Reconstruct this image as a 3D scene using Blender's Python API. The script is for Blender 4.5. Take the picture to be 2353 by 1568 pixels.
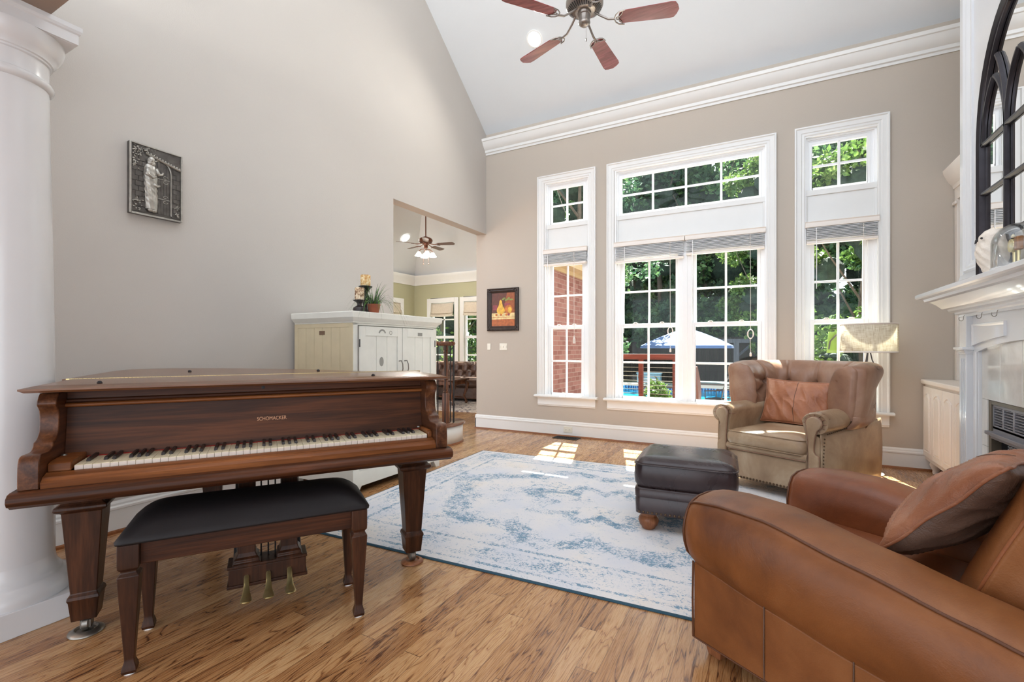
import bpy, bmesh, math, random
from mathutils import Vector, Matrix, noise as mnoise
random.seed(7)
PI = math.pi
sc = bpy.context.scene
for o in list(bpy.data.objects): bpy.data.objects.remove(o, do_unlink=True)
C = sc.collection

# ---------------------------------------------------------------- camera, world, sun, exposure
cam_d = bpy.data.cameras.new('camera'); cam = bpy.data.objects.new('camera', cam_d); C.objects.link(cam)
cam_d.sensor_width = 36; cam_d.lens = 36 * 1087 / 2353.0
cam_d.shift_y = 14 / 2353.0; cam_d.clip_start = .03; cam_d.clip_end = 300
cam.location = (0, 0, 1.1); cam.rotation_euler = (PI / 2, 0, math.radians(28.2))
sc.camera = cam
sc.view_settings.view_transform = 'Standard'; sc.view_settings.look = 'None'
sc.view_settings.gamma = 1; sc.view_settings.use_curve_mapping = False
sc.view_settings.exposure = 1.45
w = bpy.data.worlds.new('sky'); sc.world = w; w.use_nodes = True
bg = w.node_tree.nodes['Background']; bg.inputs[0].default_value = (.90, .96, 1.04, 1); bg.inputs[1].default_value = 1.0
sd = bpy.data.lights.new('sun', 'SUN'); sd.energy = 20.0; sd.angle = .008; sd.color = (1, .95, .86)
so = bpy.data.objects.new('sun', sd); C.objects.link(so); so.location = (-3, 12, 18)
so.rotation_euler = Vector((.278, -1, -1.5)).to_track_quat('-Z', 'Y').to_euler()

# ---------------------------------------------------------------- mesh helpers
class MB:
    def __init__(s): s.v = []; s.f = []; s.mi = []; s.cur = 0
    def add(s, vs, fs):
        b = len(s.v); s.v += [tuple(p) for p in vs]
        for f in fs: s.f.append([b + i for i in f]); s.mi.append(s.cur)
        return s
    def box(s, x0, x1, y0, y1, z0, z1, M=None):
        vs = [Vector((x, y, z)) for z in (z0, z1) for y in (y0, y1) for x in (x0, x1)]
        if M is not None: vs = [M @ p for p in vs]
        return s.add(vs, [(0, 2, 3, 1), (4, 5, 7, 6), (0, 1, 5, 4), (2, 6, 7, 3), (0, 4, 6, 2), (1, 3, 7, 5)])
    def rings(s, rs, closed=True, cap=True, loop=False):
        n = len(rs[0]); vs = [p for r in rs for p in r]; fs = []
        m = len(rs)
        for i in range(m if loop else m - 1):
            a = i * n; b = ((i + 1) % m) * n
            for j in range(n if closed else n - 1):
                k = (j + 1) % n
                fs.append((a + j, a + k, b + k, b + j))
        if cap and closed and not loop:
            fs.append(tuple(range(n - 1, -1, -1))); fs.append(tuple((m - 1) * n + j for j in range(n)))
        return s.add(vs, fs)
    def prism(s, pts, axis, a, b):
        def P(p, t):
            return {'x': (t, p[0], p[1]), 'y': (p[0], t, p[1]), 'z': (p[0], p[1], t)}[axis]
        return s.rings([[P(p, a) for p in pts], [P(p, b) for p in pts]])
    def lathe(s, prof, c=(0, 0, 0), n=24, M=None, cap=True):
        rs = []
        for r, z in prof:
            ring = [Vector((c[0] + r * math.cos(2 * PI * j / n), c[1] + r * math.sin(2 * PI * j / n), c[2] + z)) for j in range(n)]
            if M is not None: ring = [M @ p for p in ring]
            rs.append(ring)
        return s.rings(rs, cap=cap)
    def sq(s, prof, c=(0, 0), yscale=1):          # square lathe: (half width, z)
        return s.rings([[(c[0] - r, c[1] - r * yscale, z), (c[0] + r, c[1] - r * yscale, z), (c[0] + r, c[1] + r * yscale, z), (c[0] - r, c[1] + r * yscale, z)] for r, z in prof])
    def tube(s, pts, r, n=8, loop=False):
        pts = [Vector(p) for p in pts]; m = len(pts); rs = []
        up = Vector((0, 0, 1)); prev = None
        for i, p in enumerate(pts):
            if loop: t = pts[(i + 1) % m] - pts[(i - 1) % m]
            else: t = pts[min(i + 1, m - 1)] - pts[max(i - 1, 0)]
            t.normalize()
            if prev is None:
                a = t.cross(up)
                if a.length < .1: a = t.cross(Vector((1, 0, 0)))
            else: a = prev - t * prev.dot(t)
            a.normalize(); prev = a; b = t.cross(a)
            rr = r[i] if isinstance(r, (list, tuple)) else r
            rs.append([p + (a * math.cos(2 * PI * j / n) + b * math.sin(2 * PI * j / n)) * rr for j in range(n)])
        return s.rings(rs, loop=loop)
    def grid(s, fn, nu, nv, cu=False, cv=False):
        vs = []; fs = []
        for i in range(nu):
            for j in range(nv):
                vs.append(fn(i / (nu if cu else nu - 1), j / (nv if cv else nv - 1)))
        for i in range(nu if cu else nu - 1):
            for j in range(nv if cv else nv - 1):
                a = i; b = (i + 1) % nu; c = j; d = (j + 1) % nv
                fs.append((a * nv + c, b * nv + c, b * nv + d, a * nv + d))
        return s.add(vs, fs)
    def ball(s, c, r, n=12, m=8, sx=1, sy=1, sz=1):
        return s.grid(lambda u, v: (c[0] + r * sx * math.sin(PI * v) * math.cos(2 * PI * u), c[1] + r * sy * math.sin(PI * v) * math.sin(2 * PI * u), c[2] + r * sz * math.cos(PI * v)), n, m, cu=True)
    def disc(s, c, r, n=20, z=0, sx=1, sy=1):
        return s.add([(c[0] + r * sx * math.cos(2 * PI * j / n), c[1] + r * sy * math.sin(2 * PI * j / n), z) for j in range(n)], [tuple(range(n))])
    def build(s, name, mat, parent=None, smooth=35, bevel=0, sub=0, M=None, solid=0, seg=2):
        me = bpy.data.meshes.new(name)
        vs = s.v if M is None else [tuple(M @ Vector(p)) for p in s.v]
        me.from_pydata(vs, [], s.f)
        mats = mat if isinstance(mat, (list, tuple)) else [mat]
        for m in mats: me.materials.append(m)
        if len(mats) > 1: me.polygons.foreach_set('material_index', s.mi)
        bm = bmesh.new(); bm.from_mesh(me); bmesh.ops.remove_doubles(bm, verts=bm.verts, dist=1e-5)
        bmesh.ops.recalc_face_normals(bm, faces=bm.faces); bm.to_mesh(me); bm.free()
        if smooth:
            me.shade_smooth()
            if smooth < 180: me.set_sharp_from_angle(angle=math.radians(smooth))
        o = bpy.data.objects.new(name, me); C.objects.link(o)
        if parent is not None: o.parent = parent
        if solid: md = o.modifiers.new('s', 'SOLIDIFY'); md.thickness = solid; md.offset = 0
        if bevel: md = o.modifiers.new('b', 'BEVEL'); md.width = bevel; md.segments = seg; md.limit_method = 'ANGLE'; md.angle_limit = .6; md.harden_normals = False
        if sub: md = o.modifiers.new('u', 'SUBSURF'); md.levels = sub; md.render_levels = sub
        return o
def thing(name, label, cat, loc=(0, 0, 0), rz=0, group=None):
    o = bpy.data.objects.new(name, None); C.objects.link(o); o.location = loc; o.rotation_euler = (0, 0, rz); o.empty_display_size = .1
    return tag(o, label, cat, group)
def tag(o, label=None, cat=None, group=None, kind=None):
    if label: o['label'] = label
    if cat: o['category'] = cat
    if group: o['group'] = group
    if kind: o['kind'] = kind
    return o
def struct(name, mb, mat, **k):
    o = mb.build(name, mat, **k); o['kind'] = 'structure'; return o
def structroot(name, loc=(0, 0, 0)):
    o = bpy.data.objects.new(name, None); C.objects.link(o); o.location = loc; o['kind'] = 'structure'; return o
def copy_tree(o, parent=None):
    c = o.copy(); C.objects.link(c); c.parent = parent
    for ch in list(o.children): copy_tree(ch, c)
    return c
def dup(o, loc, rz=0, label=None, group=None, scale=None):
    c = copy_tree(o); c.location = loc; c.rotation_euler = (0, 0, rz)
    if label: c['label'] = label
    if group: c['group'] = group
    if scale: c.scale = scale if isinstance(scale, tuple) else (scale,) * 3
    return c
def part_copy(o, parent, loc):
    c = o.copy(); C.objects.link(c); c.parent = parent; c.location = loc; return c
def sstep(a, b, x):
    t = max(0, min(1, (x - a) / (b - a))); return t * t * (3 - 2 * t)
def spline(pts, n):                    # Catmull-Rom through points (tuples of any dimension)
    out = []; m = len(pts)
    for i in range(n):
        t = i / (n - 1) * (m - 1); k = min(int(t), m - 2); f = t - k
        p0 = pts[max(k - 1, 0)]; p1 = pts[k]; p2 = pts[k + 1]; p3 = pts[min(k + 2, m - 1)]
        out.append(tuple(.5 * ((2 * b) + (-a + c) * f + (2 * a - 5 * b + 4 * c - d) * f * f + (-a + 3 * b - 3 * c + d) * f ** 3) for a, b, c, d in zip(p0, p1, p2, p3)))
    return out

# ---------------------------------------------------------------- material helpers
class NT:
    def __init__(s, name):
        s.m = bpy.data.materials.new(name); s.m.use_nodes = True; s.t = s.m.node_tree
        s.b = s.t.nodes['Principled BSDF']; s.out = s.t.nodes['Material Output']
    def n(s, ty, ins=None, **pr):
        x = s.t.nodes.new('ShaderNode' + ty)
        for k, v in pr.items(): setattr(x, k, v)
        for k, v in (ins or {}).items(): s.put(x.inputs[k], v)
        return x
    def put(s, sock, v):
        if isinstance(v, bpy.types.Node): v = v.outputs[0]
        if isinstance(v, bpy.types.NodeSocket): s.t.links.new(v, sock)
        else:
            if isinstance(v, tuple) and len(v) == 3 and sock.type == 'RGBA': v = v + (1,)
            sock.default_value = v
    def co(s, kind='Object', scale=(1, 1, 1), rot=(0, 0, 0), loc=(0, 0, 0)):
        c = s.n('TexCoord'); mp = s.n('Mapping', {'Vector': c.outputs[kind], 'Scale': scale, 'Rotation': rot, 'Location': loc}); return mp
    def noise(s, co, scale=5, detail=4, rough=.55, dist=0): return s.n('TexNoise', {'Vector': co, 'Scale': scale, 'Detail': detail, 'Roughness': rough, 'Distortion': dist})
    def ramp(s, fac, stops, interp='LINEAR'):
        r = s.n('ValToRGB', {'Fac': fac}); cr = r.color_ramp; cr.interpolation = interp
        while len(cr.elements) < len(stops): cr.elements.new(.5)
        for e, (p, c) in zip(cr.elements, stops):
            e.position = p; e.color = (c, c, c, 1) if isinstance(c, (int, float)) else tuple(c) + (1,)
        return r
    def mix(s, f, a, b, mode='MIX'):
        x = s.n('Mix', data_type='RGBA', blend_type=mode); s.put(x.inputs[0], f); s.put(x.inputs[6], a); s.put(x.inputs[7], b); return x.outputs[2]
    def math(s, op, a, b=0., c=None):
        x = s.n('Math', operation=op); s.put(x.inputs[0], a); s.put(x.inputs[1], b)
        if c is not None: s.put(x.inputs[2], c)
        return x.outputs[0]
    def bump(s, h, dist=.002, st=1.): 
        b = s.n('Bump', {'Height': h, 'Distance': dist, 'Strength': st}); s.put(s.b.inputs['Normal'], b.outputs[0]); return b
    def set(s, **k):
        nm = dict(color='Base Color', rough='Roughness', metal='Metallic', coat='Coat Weight', coatr='Coat Roughness', spec='Specular IOR Level', sheen='Sheen Weight', trans='Transmission Weight', ior='IOR', sss='Subsurface Weight')
        for a, v in k.items(): s.put(s.b.inputs[nm[a]], v)
        return s
def simple(name, col, rough=.5, metal=0, var=.08, sc_=6, bump=0, bscale=40, coat=0, spec=.5):
    t = NT(name); co = t.co(); nz = t.noise(co, sc_, 4)
    c2 = tuple(min(1, c * (1 + var)) for c in col); c1 = tuple(c * (1 - var) for c in col)
    t.set(color=t.ramp(nz, [(.3, c1), (.7, c2)]), rough=rough, metal=metal, coat=coat, spec=spec)
    if bump: t.bump(t.noise(co, bscale, 3), bump)
    return t.m
def s2l(r, g, b):
    f = lambda c: (c / 255 / 12.92) if c / 255 <= .04045 else ((c / 255 + .055) / 1.055) ** 2.4
    return (f(r), f(g), f(b))
def wood(name, dark, light, along='x', rough=.35, fs=1.0, coat=.3, streak=1.0):
    t = NT(name); k = {'x': (.6, 9, 9), 'y': (9, .6, 9), 'z': (9, 9, .6)}[along]
    co = t.co(scale=tuple(a * fs for a in k)); a = t.noise(co, 2.2, 6, .6, .9)
    k2 = {'x': (3, 90, 90), 'y': (90, 3, 90), 'z': (90, 90, 3)}[along]
    co2 = t.co(scale=k2); b = t.noise(co2, 1.5, 3)
    f = t.math('ADD', t.math('MULTIPLY', a, 1.0), t.math('MULTIPLY', t.math('SUBTRACT', b, .5), .35))
    t.set(color=t.ramp(f, [(.3, dark), (.5, tuple((p * 1.3 + q * .7) / 2 for p, q in zip(dark, light))), (.72, light)]), rough=rough, coat=coat, coatr=.2, spec=.22)
    t.bump(b, .0006); return t.m
def leather(name, c1, c2, c3, rough=.42, scale=3.0, crease=.003, patch=.5):
    t = NT(name); co = t.co(); a = t.noise(co, scale, 5, .6, .4); fine = t.n('TexVoronoi', {'Vector': co, 'Scale': 260})
    cr = t.noise(co, scale * 4, 6, .65, 1.2)
    col = t.ramp(a, [(.28, c1), (.5, c2), (.74, c3)])
    scr = t.noise(t.co(scale=(30, 4, 12), rot=(.4, .3, .6)), 2.2, 5, .7, 2.0)
    col = t.mix(t.math('MULTIPLY', t.ramp(scr, [(.66, 0.), (.72, 1.)]), .25), col, c3)
    t.set(color=col, rough=t.math('ADD', t.math('MULTIPLY', a, .25), rough - .12), spec=.45)
    h = t.math('ADD', t.math('MULTIPLY', cr, 1.), t.math('MULTIPLY', fine.outputs[0], .12)); t.bump(h, crease); return t.m

M = {}
# walls, trim
def wallmat(name, col):
    t = NT(name); co = t.co(); t.set(color=t.ramp(t.noise(co, 1.2, 3), [(.3, tuple(c * .985 for c in col)), (.7, tuple(c * 1.015 for c in col))]), rough=.75, spec=.25)
    t.bump(t.noise(co, 160, 2), .0006); return t.m
M['taupe'] = wallmat('taupe_paint', s2l(190, 180, 168))
M['left'] = wallmat('greige_paint', s2l(190, 185, 179))
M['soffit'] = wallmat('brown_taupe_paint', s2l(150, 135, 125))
M['green'] = wallmat('sage_paint', s2l(178, 176, 146))
M['ceil'] = wallmat('white_ceiling_paint', s2l(217, 220, 223))
M['trim'] = simple('white_trim', s2l(232, 232, 230), .35, var=.01)
M['gloss'] = simple('gloss_white_paint', s2l(222, 223, 225), .22, var=.01, coat=.2)
M['cream'] = simple('cream_white_paint', s2l(236, 228, 220), .4, var=.02)
M['vinyl'] = simple('white_vinyl', s2l(244, 245, 246), .4, var=.01)
def floormat():
    t = NT('oak_plank_floor'); co = t.co(); s = t.n('SeparateXYZ', {0: co}); x = s.outputs[0]; y = s.outputs[1]
    W = .072
    xi = t.math('FLOOR', t.math('DIVIDE', x, W))
    off = t.n('TexWhiteNoise', {'W': xi}, noise_dimensions='1D').outputs[0]
    yy = t.math('ADD', t.math('DIVIDE', y, 1.1), t.math('MULTIPLY', off, 7.3)); yi = t.math('FLOOR', yy)
    pid = t.n('CombineXYZ', {0: xi, 1: yi}); rnd = t.n('TexWhiteNoise', {'Vector': pid}, noise_dimensions='3D')
    r3 = t.n('SeparateColor', {0: rnd.outputs[1]})
    # grain: cathedral rings
    gx = t.math('ADD', x, t.math('MULTIPLY', r3.outputs[0], 3.)); gy = t.math('ADD', y, t.math('MULTIPLY', r3.outputs[1], 9.))
    gv = t.n('CombineXYZ', {0: t.math('MULTIPLY', gx, 11.), 1: t.math('MULTIPLY', gy, 1.1), 2: t.math('MULTIPLY', r3.outputs[2], 20.)})
    big = t.noise(gv, 1.0, 3, .5, .6)
    rings = t.math('FRACT', t.math('MULTIPLY', big, 15.))
    ringd = t.ramp(rings, [(0., 0.), (.10, .75), (.5, 1.), (.86, .8), (1., 0.)])
    fine = t.noise(t.n('CombineXYZ', {0: t.math('MULTIPLY', gx, 330.), 1: t.math('MULTIPLY', gy, 11.), 2: 0.}), 1., 3, .65)
    f = t.math('ADD', t.math('MULTIPLY', ringd, .40), t.math('MULTIPLY', fine, .52))
    f = t.math('ADD', f, t.math('MULTIPLY', t.math('SUBTRACT', rnd.outputs[0], .5), .30))
    col = t.ramp(f, [(.2, s2l(84, 50, 30)), (.42, s2l(150, 102, 62)), (.60, s2l(182, 136, 90)), (.85, s2l(204, 164, 118))])
    fx = t.math('FRACT', t.math('DIVIDE', x, W)); fy = t.math('FRACT', yy)
    gap = t.math('MULTIPLY', t.math('GREATER_THAN', fx, .025), t.math('GREATER_THAN', fy, .0025))
    col = t.mix(t.math('MULTIPLY', t.math('SUBTRACT', 1., gap), .8), col, s2l(90, 56, 34))
    t.set(color=col, rough=t.math('ADD', .2, t.math('MULTIPLY', fine, .16)), coat=.25, coatr=.12)
    t.bump(t.math('ADD', t.math('MULTIPLY', gap, 1.), t.math('MULTIPLY', fine, .25)), .0008); return t.m
M['floor'] = floormat()
M['shoe'] = wood('oak_shoe_moulding', s2l(120, 70, 40), s2l(160, 105, 65), 'x')
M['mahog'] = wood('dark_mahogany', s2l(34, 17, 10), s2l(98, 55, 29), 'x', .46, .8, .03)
M['mahog_l'] = wood('worn_light_mahogany', s2l(92, 50, 24), s2l(156, 96, 52), 'x', .36, .8, .15)
M['mahog_z'] = wood('mahogany_upright_grain', s2l(38, 21, 14), s2l(84, 50, 31), 'z', .36, .8, .12)
M['mahog_y'] = wood('mahogany_cheek', s2l(56, 30, 19), s2l(116, 72, 44), 'y', .34, .9, .15)
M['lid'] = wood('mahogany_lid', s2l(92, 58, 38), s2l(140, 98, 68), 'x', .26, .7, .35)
M['walnut'] = wood('walnut_wood', s2l(70, 40, 26), s2l(130, 82, 54), 'z', .35)
M['ivory'] = simple('aged_ivory', s2l(236, 226, 196), .35, var=.03, sc_=30)
M['ivoryf'] = simple('key_front', s2l(222, 208, 196), .5, var=.03, sc_=30)
M['ebony'] = simple('ebony', s2l(44, 38, 38), .4, var=.1)
M['felt'] = simple('red_felt', s2l(150, 40, 30), .95)
M['gilt'] = simple('gilt_letters', s2l(214, 160, 120), .5)
M['brass'] = simple('tarnished_brass', s2l(206, 186, 130), .28, metal=.8, var=.15, sc_=20)
M['steel'] = simple('worn_grey_metal', s2l(140, 135, 128), .35, metal=.85, var=.15)
M['black'] = simple('black_metal', s2l(38, 36, 38), .45, metal=.3)
M['darkvoid'] = simple('dark_recess', (.012, .012, .012), .9)
M['glasswin'] = None
def glassmat(name, tint=(1, 1, 1), refl=.08):
    t = NT(name); t.t.nodes.remove(t.b); tr = t.n('BsdfTransparent', {0: tint}); gl = t.n('BsdfGlossy', {'Roughness': .02})
    lw = t.n('LayerWeight', {'Blend': .25}); f = t.math('ADD', t.math('MULTIPLY', lw.outputs[0], .6 if refl > .1 else .22), refl * .4)
    mx = t.n('MixShader', {0: f, 1: tr, 2: gl}); t.t.links.new(mx.outputs[0], t.out.inputs[0]); return t.m
M['glasswin'] = glassmat('window_glass', (.92, .96, .955), .02)
M['dome'] = glassmat('clear_glass', (.99, .995, .995), .12)
def emis(name, col, st):
    t = NT(name); t.set(color=col); t.put(t.b.inputs['Emission Color'], col); t.put(t.b.inputs['Emission Strength'], st); return t.m
M['lampdisc'] = emis('recessed_lamp_glow', (1, .97, .9), 6)
M['shadeglow'] = emis('frosted_lamp_glass', (1, .93, .8), .9)
M['club'] = leather('tan_club_leather', s2l(86, 46, 20), s2l(124, 74, 36), s2l(150, 98, 56), .44, 2.5, .002)
M['club_r'] = leather('reddish_tan_leather', s2l(92, 46, 24), s2l(126, 70, 38), s2l(150, 94, 58), .38, 2.5, .002)
M['wing'] = leather('taupe_brown_leather', s2l(132, 104, 80), s2l(168, 142, 114), s2l(200, 182, 156), .33, 2.6, .002)
M['wing_b'] = leather('warm_brown_leather', s2l(114, 80, 62), s2l(150, 112, 90), s2l(178, 146, 122), .31, 2.6, .0025)
M['pil_o'] = leather('orange_brown_leather', s2l(112, 66, 44), s2l(140, 88, 60), s2l(168, 118, 90), .34, 4, .004)
M['pil_w'] = leather('sunlit_chestnut_leather', s2l(140, 86, 60), s2l(172, 112, 80), s2l(200, 150, 120), .32, 4, .004)  # paler than the other pillow; the sunlight on it is put into the colour
M['pil_d'] = leather('dark_brown_leather', s2l(66, 48, 40), s2l(92, 70, 58), s2l(112, 88, 74), .4, 4, .004)
M['otto'] = leather('dark_chocolate_leather', s2l(44, 34, 36), s2l(58, 46, 47), s2l(74, 60, 60), .28, 3, .0002)
M['sofa'] = leather('brown_sofa_leather', s2l(62, 42, 34), s2l(96, 70, 58), s2l(130, 104, 90), .3, 4, .002)
M['nail'] = simple('antique_brass_nail', s2l(96, 76, 58), .35, metal=.7)
M['bun'] = wood('carved_bun_foot', s2l(120, 72, 44), s2l(168, 112, 76), 'z', .4)
M['vinylblack'] = simple('black_vinyl', s2l(24, 20, 22), .6, var=.12, sc_=8, bump=.0006, bscale=90, spec=.35)
def rugmat():
    t = NT('distressed_rug'); co = t.co(); s = t.n('SeparateXYZ', {0: co}); x = s.outputs[0]; y = s.outputs[1]
    ax = t.math('ABSOLUTE', x); ay = t.math('ABSOLUTE', y)
    ex = t.math('SUBTRACT', 1.60, ax); ey = t.math('SUBTRACT', 1.18, ay); e = t.math('MINIMUM', ex, ey)     # distance to rug edge
    # border bands
    b1 = t.ramp(e, [(.05, 0.), (.06, 1.), (.075, 1.), (.085, 0.)]); b2 = t.ramp(e, [(.27, 0.), (.28, 1.), (.30, 1.), (.31, 0.)])
    b3 = t.ramp(e, [(.10, 0.), (.11, .55), (.24, .55), (.25, 0.)])
    # medallion rings
    r = t.math('SQRT', t.math('ADD', t.math('POWER', t.math('DIVIDE', ax, 1.25), 2.), t.math('POWER', t.math('DIVIDE', ay, .8), 2.)))
    ang = t.math('ARCTAN2', y, x)
    rr = t.math('ADD', r, t.math('MULTIPLY', t.math('SINE', t.math('MULTIPLY', ang, 8.)), .07))
    m1 = t.ramp(rr, [(.28, 0.), (.33, 1.), (.43, 1.), (.50, 0.)]); m2 = t.ramp(rr, [(.74, 0.), (.82, .9), (.95, .9), (1.0, 0.)])
    vor = t.n('TexNoise', {'Vector': co, 'Scale': 5.5, 'Detail': 1.})
    fl = t.ramp(vor.outputs[0], [(.55, 0.), (.62, .5), (.68, .0)])
    mot = t.math('MAXIMUM', t.math('MAXIMUM', t.math('MAXIMUM', b1, b2), b3), t.math('MAXIMUM', t.math('MAXIMUM', m1, m2), fl))
    big = t.noise(co, 3.4, 3, .6, .6); wear = t.noise(co, 20., 6, .8, .8); fine = t.noise(t.co(scale=(1, 1.3, 1)), 75., 4, .85)
    msk = t.math('ADD', t.math('MULTIPLY', mot, .12), t.math('ADD', t.math('MULTIPLY', big, .38), t.math('ADD', t.math('MULTIPLY', wear, .55), t.math('MULTIPLY', fine, .80))))
    k = t.ramp(msk, [(.93, 0.), (.97, .18), (1.02, .35), (1.06, .8), (1.14, 1.)])
    base = t.ramp(t.noise(co, 2.3, 4), [(.3, s2l(216, 220, 230)), (.6, s2l(230, 228, 228)), (.8, s2l(234, 224, 212))])
    blue = t.ramp(fine, [(.35, s2l(70, 110, 142)), (.65, s2l(136, 172, 198))])
    ed = t.math('LESS_THAN', e, .012)
    col = t.mix(ed, t.mix(k, base, blue), s2l(54, 84, 100))
    t.set(color=col, rough=.95, spec=.1, sheen=.1); t.bump(t.noise(co, 420, 2), .002); return t.m
M['rug'] = rugmat()
def brickmat():
    t = NT('red_brick'); co = t.co(rot=(PI / 2, 0, PI / 2)); c = t.n('TexCoord'); s = t.n('SeparateXYZ', {0: c.outputs['Object']})
    v = t.n('CombineXYZ', {0: s.outputs[1], 1: s.outputs[2], 2: 0.})
    br = t.n('TexBrick', {'Vector': v, 'Scale': 1., 'Mortar Size': .006, 'Brick Width': .2, 'Row Height': .075, 'Color1': s2l(92, 50, 42), 'Color2': s2l(124, 86, 78), 'Mortar': s2l(130, 112, 104), 'Bias': -.1})
    col = t.mix(t.math('MULTIPLY', t.noise(v, 30, 4), .5), br.outputs[0], s2l(120, 72, 72))
    t.set(color=col, rough=.9); t.bump(br.outputs[1], -.006); return t.m
M['brick'] = brickmat()
def leafmat(name, a, b, c):
    t = NT(name); co = t.co(); nz = t.noise(co, 1.1, 4, .7); n2 = t.noise(co, 14, 2)
    f = t.math('ADD', t.math('MULTIPLY', nz, .6), t.math('MULTIPLY', n2, .4)); col = t.ramp(f, [(.35, a), (.5, b), (.62, c)])
    t.set(color=col, rough=.5, spec=.35); tl = t.n('BsdfTranslucent', {0: col}); mx = t.n('MixShader', {0: .35, 1: t.b.outputs[0], 2: tl}); t.t.links.new(mx.outputs[0], t.out.inputs[0]); return t.m
M['leaf_d'] = leafmat('dark_leaves', s2l(28, 50, 40), s2l(48, 76, 54), s2l(88, 112, 68))
M['leaf_m'] = leafmat('mid_leaves', s2l(36, 60, 44), s2l(62, 92, 58), s2l(110, 136, 76))
M['leaf_l'] = leafmat('pale_green_leaves', s2l(42, 66, 34), s2l(78, 104, 46), s2l(128, 146, 80))
M['bark'] = simple('bark', s2l(80, 68, 58), .9, var=.25, sc_=8, bump=.01, bscale=14)
# ================================================================ THE ROOM
YB = 5.454
def xw(y): return -3.41 + (y - 1.1) * .0211          # room face of the left wall
ROOF = lambda y: 3.955 + .804 * (YB - y)
YR = 1.9                                             # ridge
m = MB(); m.box(-9.5, 3.2, -3.5, 5.6, -.12, 0); m.box(-8, -2.9, 5.6, 9.3, -.12, 0)
struct('floor', m, M['floor'], smooth=0)
# left wall: gable part in front of the opening, and the header above the opening
m = MB()
def slabL(y0, y1, zb, zt0, zt1):
    a, b = xw(y0), xw(y1)
    m.rings([[(a, y0, zb), (a - .14, y0, zb), (a - .14, y0, zt0), (a, y0, zt0)], [(b, y1, zb), (b - .14, y1, zb), (b - .14, y1, zt1), (b, y1, zt1)]])
slabL(-.1, YR, 0, ROOF(3.9), ROOF(YR)); slabL(YR, 3.69, 0, ROOF(YR), ROOF(3.69)); slabL(3.69, YB + .1, 2.62, ROOF(3.69), ROOF(YB + .1))
struct('wall_left', m, M['left'], smooth=0)
# back wall with three tall openings
OP = [(-2.455, -1.875, .47, 3.165), (-1.555, .005, .47, 3.165), (.335, .925, .47, 3.165)]
m = MB(); y0, y1 = YB, YB + .17
m.box(-3.473, OP[0][0], y0, y1, 0, 4.0); m.box(OP[0][1], OP[1][0], y0, y1, 0, 4.0); m.box(OP[1][1], OP[2][0], y0, y1, 0, 4.0); m.box(OP[2][1], 2.1, y0, y1, 0, 4.0)
for a, b, z0, z1 in OP: m.box(a, b, y0, y1, 0, z0); m.box(a, b, y0, y1, z1, 4.0)
struct('wall_back', m, M['taupe'], smooth=0)
m = MB(); m.box(1.9, 2.05, -.1, YB + .1, 0, 6.9); struct('wall_right', m, M['taupe'], smooth=0)
# sloped ceiling up to the ridge; rear slope left open for sky light
m = MB()
def slabC(ya, yb, za, zb): m.rings([[(-3.6, ya, za), (2.1, ya, za), (2.1, ya, za + .15), (-3.6, ya, za + .15)], [(-3.6, yb, zb), (2.1, yb, zb), (2.1, yb, zb + .15), (-3.6, yb, zb + .15)]])
slabC(YB + .17, YR, ROOF(YB + .17), ROOF(YR))
struct('ceiling', m, M['ceil'], smooth=0)
# beam above the column, across the room entrance
m = MB(); m.box(-3.55, 2.0, .60, .80, 2.438, 3.0); struct('wall_front', m, M['soffit'], smooth=0)
m = MB(); m.box(-6.5, 3.2, -3.5, .60, 2.55, 2.65); struct('foyer_sky_block', m, M['ceil'], smooth=0)  # unseen foyer ceiling, added to keep sky light off the column
# crown
cp = [(0, 3.675), (-.012, 3.675), (-.014, 3.70), (-.03, 3.705), (-.032, 3.735), (-.055, 3.75), (-.085, 3.79), (-.10, 3.825), (-.112, 3.83), (-.118, 3.86), (0, 3.86)]
m = MB(); m.prism([(YB + a, z) for a, z in cp], 'x', -3.325, 1.9); struct('trim_1', m, M['trim'], smooth=25)
# baseboards
bp = [(0, 0), (-.016, 0), (-.016, .135), (-.022, .14), (-.022, .152), (-.012, .16), (-.012, .172), (-.004, .186), (0, .186)]
m = MB(); m.prism([(YB + a, z) for a, z in bp], 'x', -3.485, 1.9)
m.box(-3.487, -3.473, YB - .016, YB + .17, 0, .17); struct('baseboard_back', m, M['trim'], smooth=25)
m = MB(); m.rings([[(xw(y) - a, y, z) for a, z in bp] for y in (-.1, 3.70)]); struct('baseboard_left', m, M['trim'], smooth=25)
m = MB(); m.prism([(YB - .016, 0), (YB - .034, 0), (YB - .030, .012), (YB - .022, .018), (YB - .016, .018)], 'x', -3.50, 1.9); struct('trim_2', m, M['shoe'], smooth=40)
m = MB(); m.rings([[(xw(y) + .016 + a, y, z) for a, z in [(0, 0), (.018, 0), (.014, .012), (0, .018)]] for y in (.95, 3.70)]); struct('trim_3', m, M['shoe'], smooth=40)

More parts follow.
